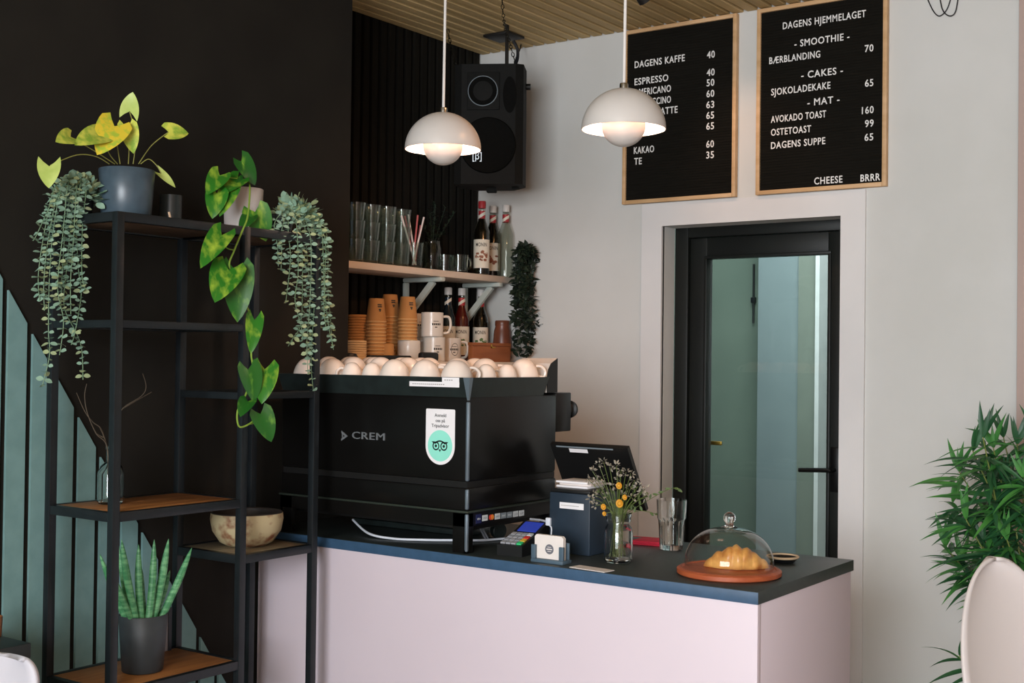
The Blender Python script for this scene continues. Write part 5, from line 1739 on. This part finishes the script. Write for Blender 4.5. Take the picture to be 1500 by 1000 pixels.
# ------------------------------------------------------------------ bamboo palm in the corner
bp0 = Vector((-0.93, 4.02, 0))
bam = thing('bamboo_palm', 'tall green bamboo palm standing behind the white chair', 'plant', bp0)
MB().lathe([(0, 0), (0.13, 0), (0.17, 0.30), (0.165, 0.31), (0.155, 0.29), (0, 0.28)], bp0, 40).build('pot', 'pot_dark', bam)
random.seed(31)
ST = [((1440, 640), 1), ((1425, 660), 1), ((1455, 655), 1), ((1405, 690), 1), ((1395, 735), 0), ((1415, 760), 0), ((1470, 640), 1), ((1490, 650), 1), ((1385, 800), 0), ((1410, 820), 0), ((1450, 720), 0), ((1480, 720), 0), ((1440, 800), 0), ((1475, 790), 0), ((1500, 700), 0), ((1405, 960), 0), ((1520, 640), 1), ((1515, 760), 0)]
for k, ((px, py), lt) in enumerate(ST):
    yy = bp0.y + random.uniform(-0.16, 0.14)
    T = at(px, py, y=yy)
    foot = bp0 + Vector((random.uniform(-.06, .06), random.uniform(-.06, .06), 0.28))
    mid = Vector((foot.x + (T.x - foot.x) * 0.25, foot.y + (T.y - foot.y) * 0.3, foot.z + (T.z - foot.z) * 0.6))
    pts = bez([foot, mid, T], 9)
    b = MB().tube(pts, [0.0045 - 0.0028 * i / len(pts) for i in range(len(pts))], 6)
    outv = Vector((T.x - bp0.x, T.y - bp0.y, 0))
    outv = outv.normalized() if outv.length > 0.02 else Vector((0, -1, 0))
    for j in range(30 if py < 900 else 6):
        t = random.uniform(0.70, 1.0)
        p = pts[min(len(pts) - 1, int(t * (len(pts) - 1)))]
        a = random.uniform(0, 6.283)
        dv = (Vector((math.cos(a), math.sin(a), random.uniform(-0.55, 0.75))) + outv * 0.55).normalized()
        L = random.uniform(0.09, 0.17)
        b.mat(1 if random.random() < 0.5 else 2)
        b.leaf(p, p + dv * L + Vector((0, 0, -0.02)), Vector((random.uniform(-.4, .4), random.uniform(-1, .2), 1)), L * random.uniform(0.11, 0.16), 'lance', 0.25, 0.35, 7)
    for j in range(4 if py < 900 else 1):
        dv = (Vector((random.uniform(-.6, .6), random.uniform(-.5, .2), 1))).normalized()
        L = random.uniform(0.07, 0.12)
        b.leaf(T, T + dv * L, Vector((random.uniform(-.5, .5), -1, 0.3)), L * 0.16, 'lance', 0.2, 0.2, 7)
    b.build('stalk', ['bamboo_stem', 'bamboo_leaf', 'bamboo_leaf_dark'], bam)


# ------------------------------------------------------------------ white shell chair at the edge
def shell_chair(name, c, rz, seat_h, back_h, words, m, cat='chair', width=0.44):
    r = thing(name, words, cat, c)
    vs, fs = [], []
    NU, NV = 14, 40
    for i in range(NV + 1):
        t = i / NV
        t = t if t < 0.55 else 0.55 + 0.45 * math.sin((t - 0.55) / 0.45 * math.pi / 2)
        if t < 0.45:
            s_ = t / 0.45
            yy, zz = -0.22 + 0.38 * s_, seat_h + 0.03 * (1 - s_) ** 2 - 0.01
        else:
            s_ = (t - 0.45) / 0.55
            yy, zz = 0.16 + 0.03 * math.sin(s_ * 1.57) + 0.10 * s_, seat_h - 0.01 + (back_h - seat_h) * s_ ** 1.1
        wd = width / 2 * (0.92 + 0.08 * math.sin(3.14 * min(1, t * 1.6)))
        if t > 0.55:
            e = (t - 0.55) / 0.45
            wd *= math.sqrt(max(0.0, 1 - e ** 2.0)) * 0.98 + 0.02
        if t < 0.12:
            wd *= 0.86 + 0.14 * math.sqrt(t / 0.12)
        for j in range(NU + 1):
            q_ = -1 + 2 * j / NU
            curl = 0.05 * abs(q_) ** 2 * (1 - max(0, t - 0.5))
            if t < 0.45:
                p = Vector((q_ * wd, yy, zz + curl * 0.7))
            else:
                p = Vector((q_ * wd, yy - curl * 1.1, zz))
            vs.append(p)
    for i in range(NV):
        for j in range(NU):
            fs.append((i * (NU + 1) + j, i * (NU + 1) + j + 1, (i + 1) * (NU + 1) + j + 1, (i + 1) * (NU + 1) + j))
    sb = MB().add([p + Vector(c) for p in vs], fs).build('seat_shell', m, r)
    md = sb.modifiers.new('thickness', 'SOLIDIFY')
    md.thickness = 0.009
    md.offset = 0
    for a in (-1, 1):
        for d_ in (-1, 1):
            MB().tube([Vector(c) + Vector((a * 0.12, d_ * 0.12 - 0.03, seat_h - 0.012)), Vector(c) + Vector((a * 0.21, d_ * 0.21 - 0.03, 0))], [0.014, 0.010], 10).build('leg', 'pale_wood', r)
    r.rotation_euler = (0, 0, rz)
    return r


tp_ = at(1450, 811, y=3.35)
rz_ = math.radians(63)
off_ = Matrix.Rotation(rz_, 3, 'Z') @ Vector((0, 0.285, 0))
shell_chair('shell_chair', (tp_.x - off_.x, tp_.y - off_.y, 0), rz_, 0.56, tp_.z, 'white moulded shell chair in front of the bamboo palm', 'chair_white', width=0.46)

# dark table corner with a chair and a candle beside the stair slats
tb0 = at(46, 941, z=0.80)
tb = thing('dark_table', 'corner of a dark table beside the stair slats', 'table', (tb0.x, tb0.y - 0.3, 0))
MB().box((-2.985, tb0.y - 0.72, 0.762), (tb0.x, tb0.y, 0.80), 0.003).build('tabletop', 'table_black', tb)
for x_, y_ in ((-2.96, tb0.y - 0.04), (tb0.x - 0.04, tb0.y - 0.04), (-2.96, tb0.y - 0.68), (tb0.x - 0.04, tb0.y - 0.68)):
    MB().box((x_ - 0.018, y_ - 0.018, 0), (x_ + 0.018, y_ + 0.018, 0.762), 0.002).build('leg', 'table_black', tb)
tq = at(8, 962, y=1.60)
wc = thing('shell_chair', 'white shell chair back peeking into view below the dark table corner', 'chair', (tq.x - 0.02, 1.62, 0))
b = MB()
vs, fs = [], []
TT = [0, 0.2, 0.4, 0.6, 0.75, 0.85] + [0.85 + 0.15 * math.sin(math.pi / 2 * k / 10) for k in range(1, 11)]
for t in TT:
    zz = 0.45 + (tq.z - 0.45) * t
    wd = 0.20 * (1 - 0.12 * t) * ((0.75 + 0.25 * math.sqrt(max(0.0, 1 - ((t - 0.85) / 0.15) ** 2))) if t > 0.85 else 1)
    for j in range(11):
        u = -1 + 2 * j / 10
        vs.append(Vector((tq.x - 0.085 + u * wd * 0.82, 1.60 + u * wd * 0.57 - 0.05 * u * u + 0.06 * (t - 1), zz)))
for i in range(len(TT) - 1):
    for j in range(10):
        fs.append((i * 11 + j, i * 11 + j + 1, (i + 1) * 11 + j + 1, (i + 1) * 11 + j))
sb = b.add(vs, fs).build('backrest', 'seat_white', wc)
md = sb.modifiers.new('thickness', 'SOLIDIFY')
md.thickness = 0.012
MB().lathe([(0, 0.44), (0.19, 0.445), (0.20, 0.46), (0.19, 0.475), (0, 0.47)], (tq.x - 0.20, 1.46, 0), 36).build('seat', 'seat_white', wc)
for k in range(4):
    a = 0.785 + 1.571 * k
    MB().tube([(tq.x - 0.20 + 0.12 * math.cos(a), 1.46 + 0.12 * math.sin(a), 0.445), (tq.x - 0.20 + 0.19 * math.cos(a), 1.46 + 0.19 * math.sin(a), 0)], [0.013, 0.010], 10).build('leg', 'pale_wood', wc)
q = at(-10, 932, z=0.80)
cd = thing('amber_candle', 'small amber candle glass at the very edge on the dark table', 'candle', (q.x, q.y, 0.80))
MB().lathe([(0, 0), (0.020, 0), (0.022, 0.05), (0.020, 0.05), (0.018, 0.006), (0, 0.005)], (q.x, q.y, 0.80), 24).build('glass', 'amber_glass', cd)
MB().lathe([(0, 0.055), (0.005, 0.062), (0.006, 0.072), (0.0, 0.092)], (q.x, q.y, 0.80), 14).build('flame', 'flame', cd)
MB().tube([(q.x, q.y, 0.806), (q.x, q.y, 0.86)], 0.0015, 6).build('wick', 'ink', cd)
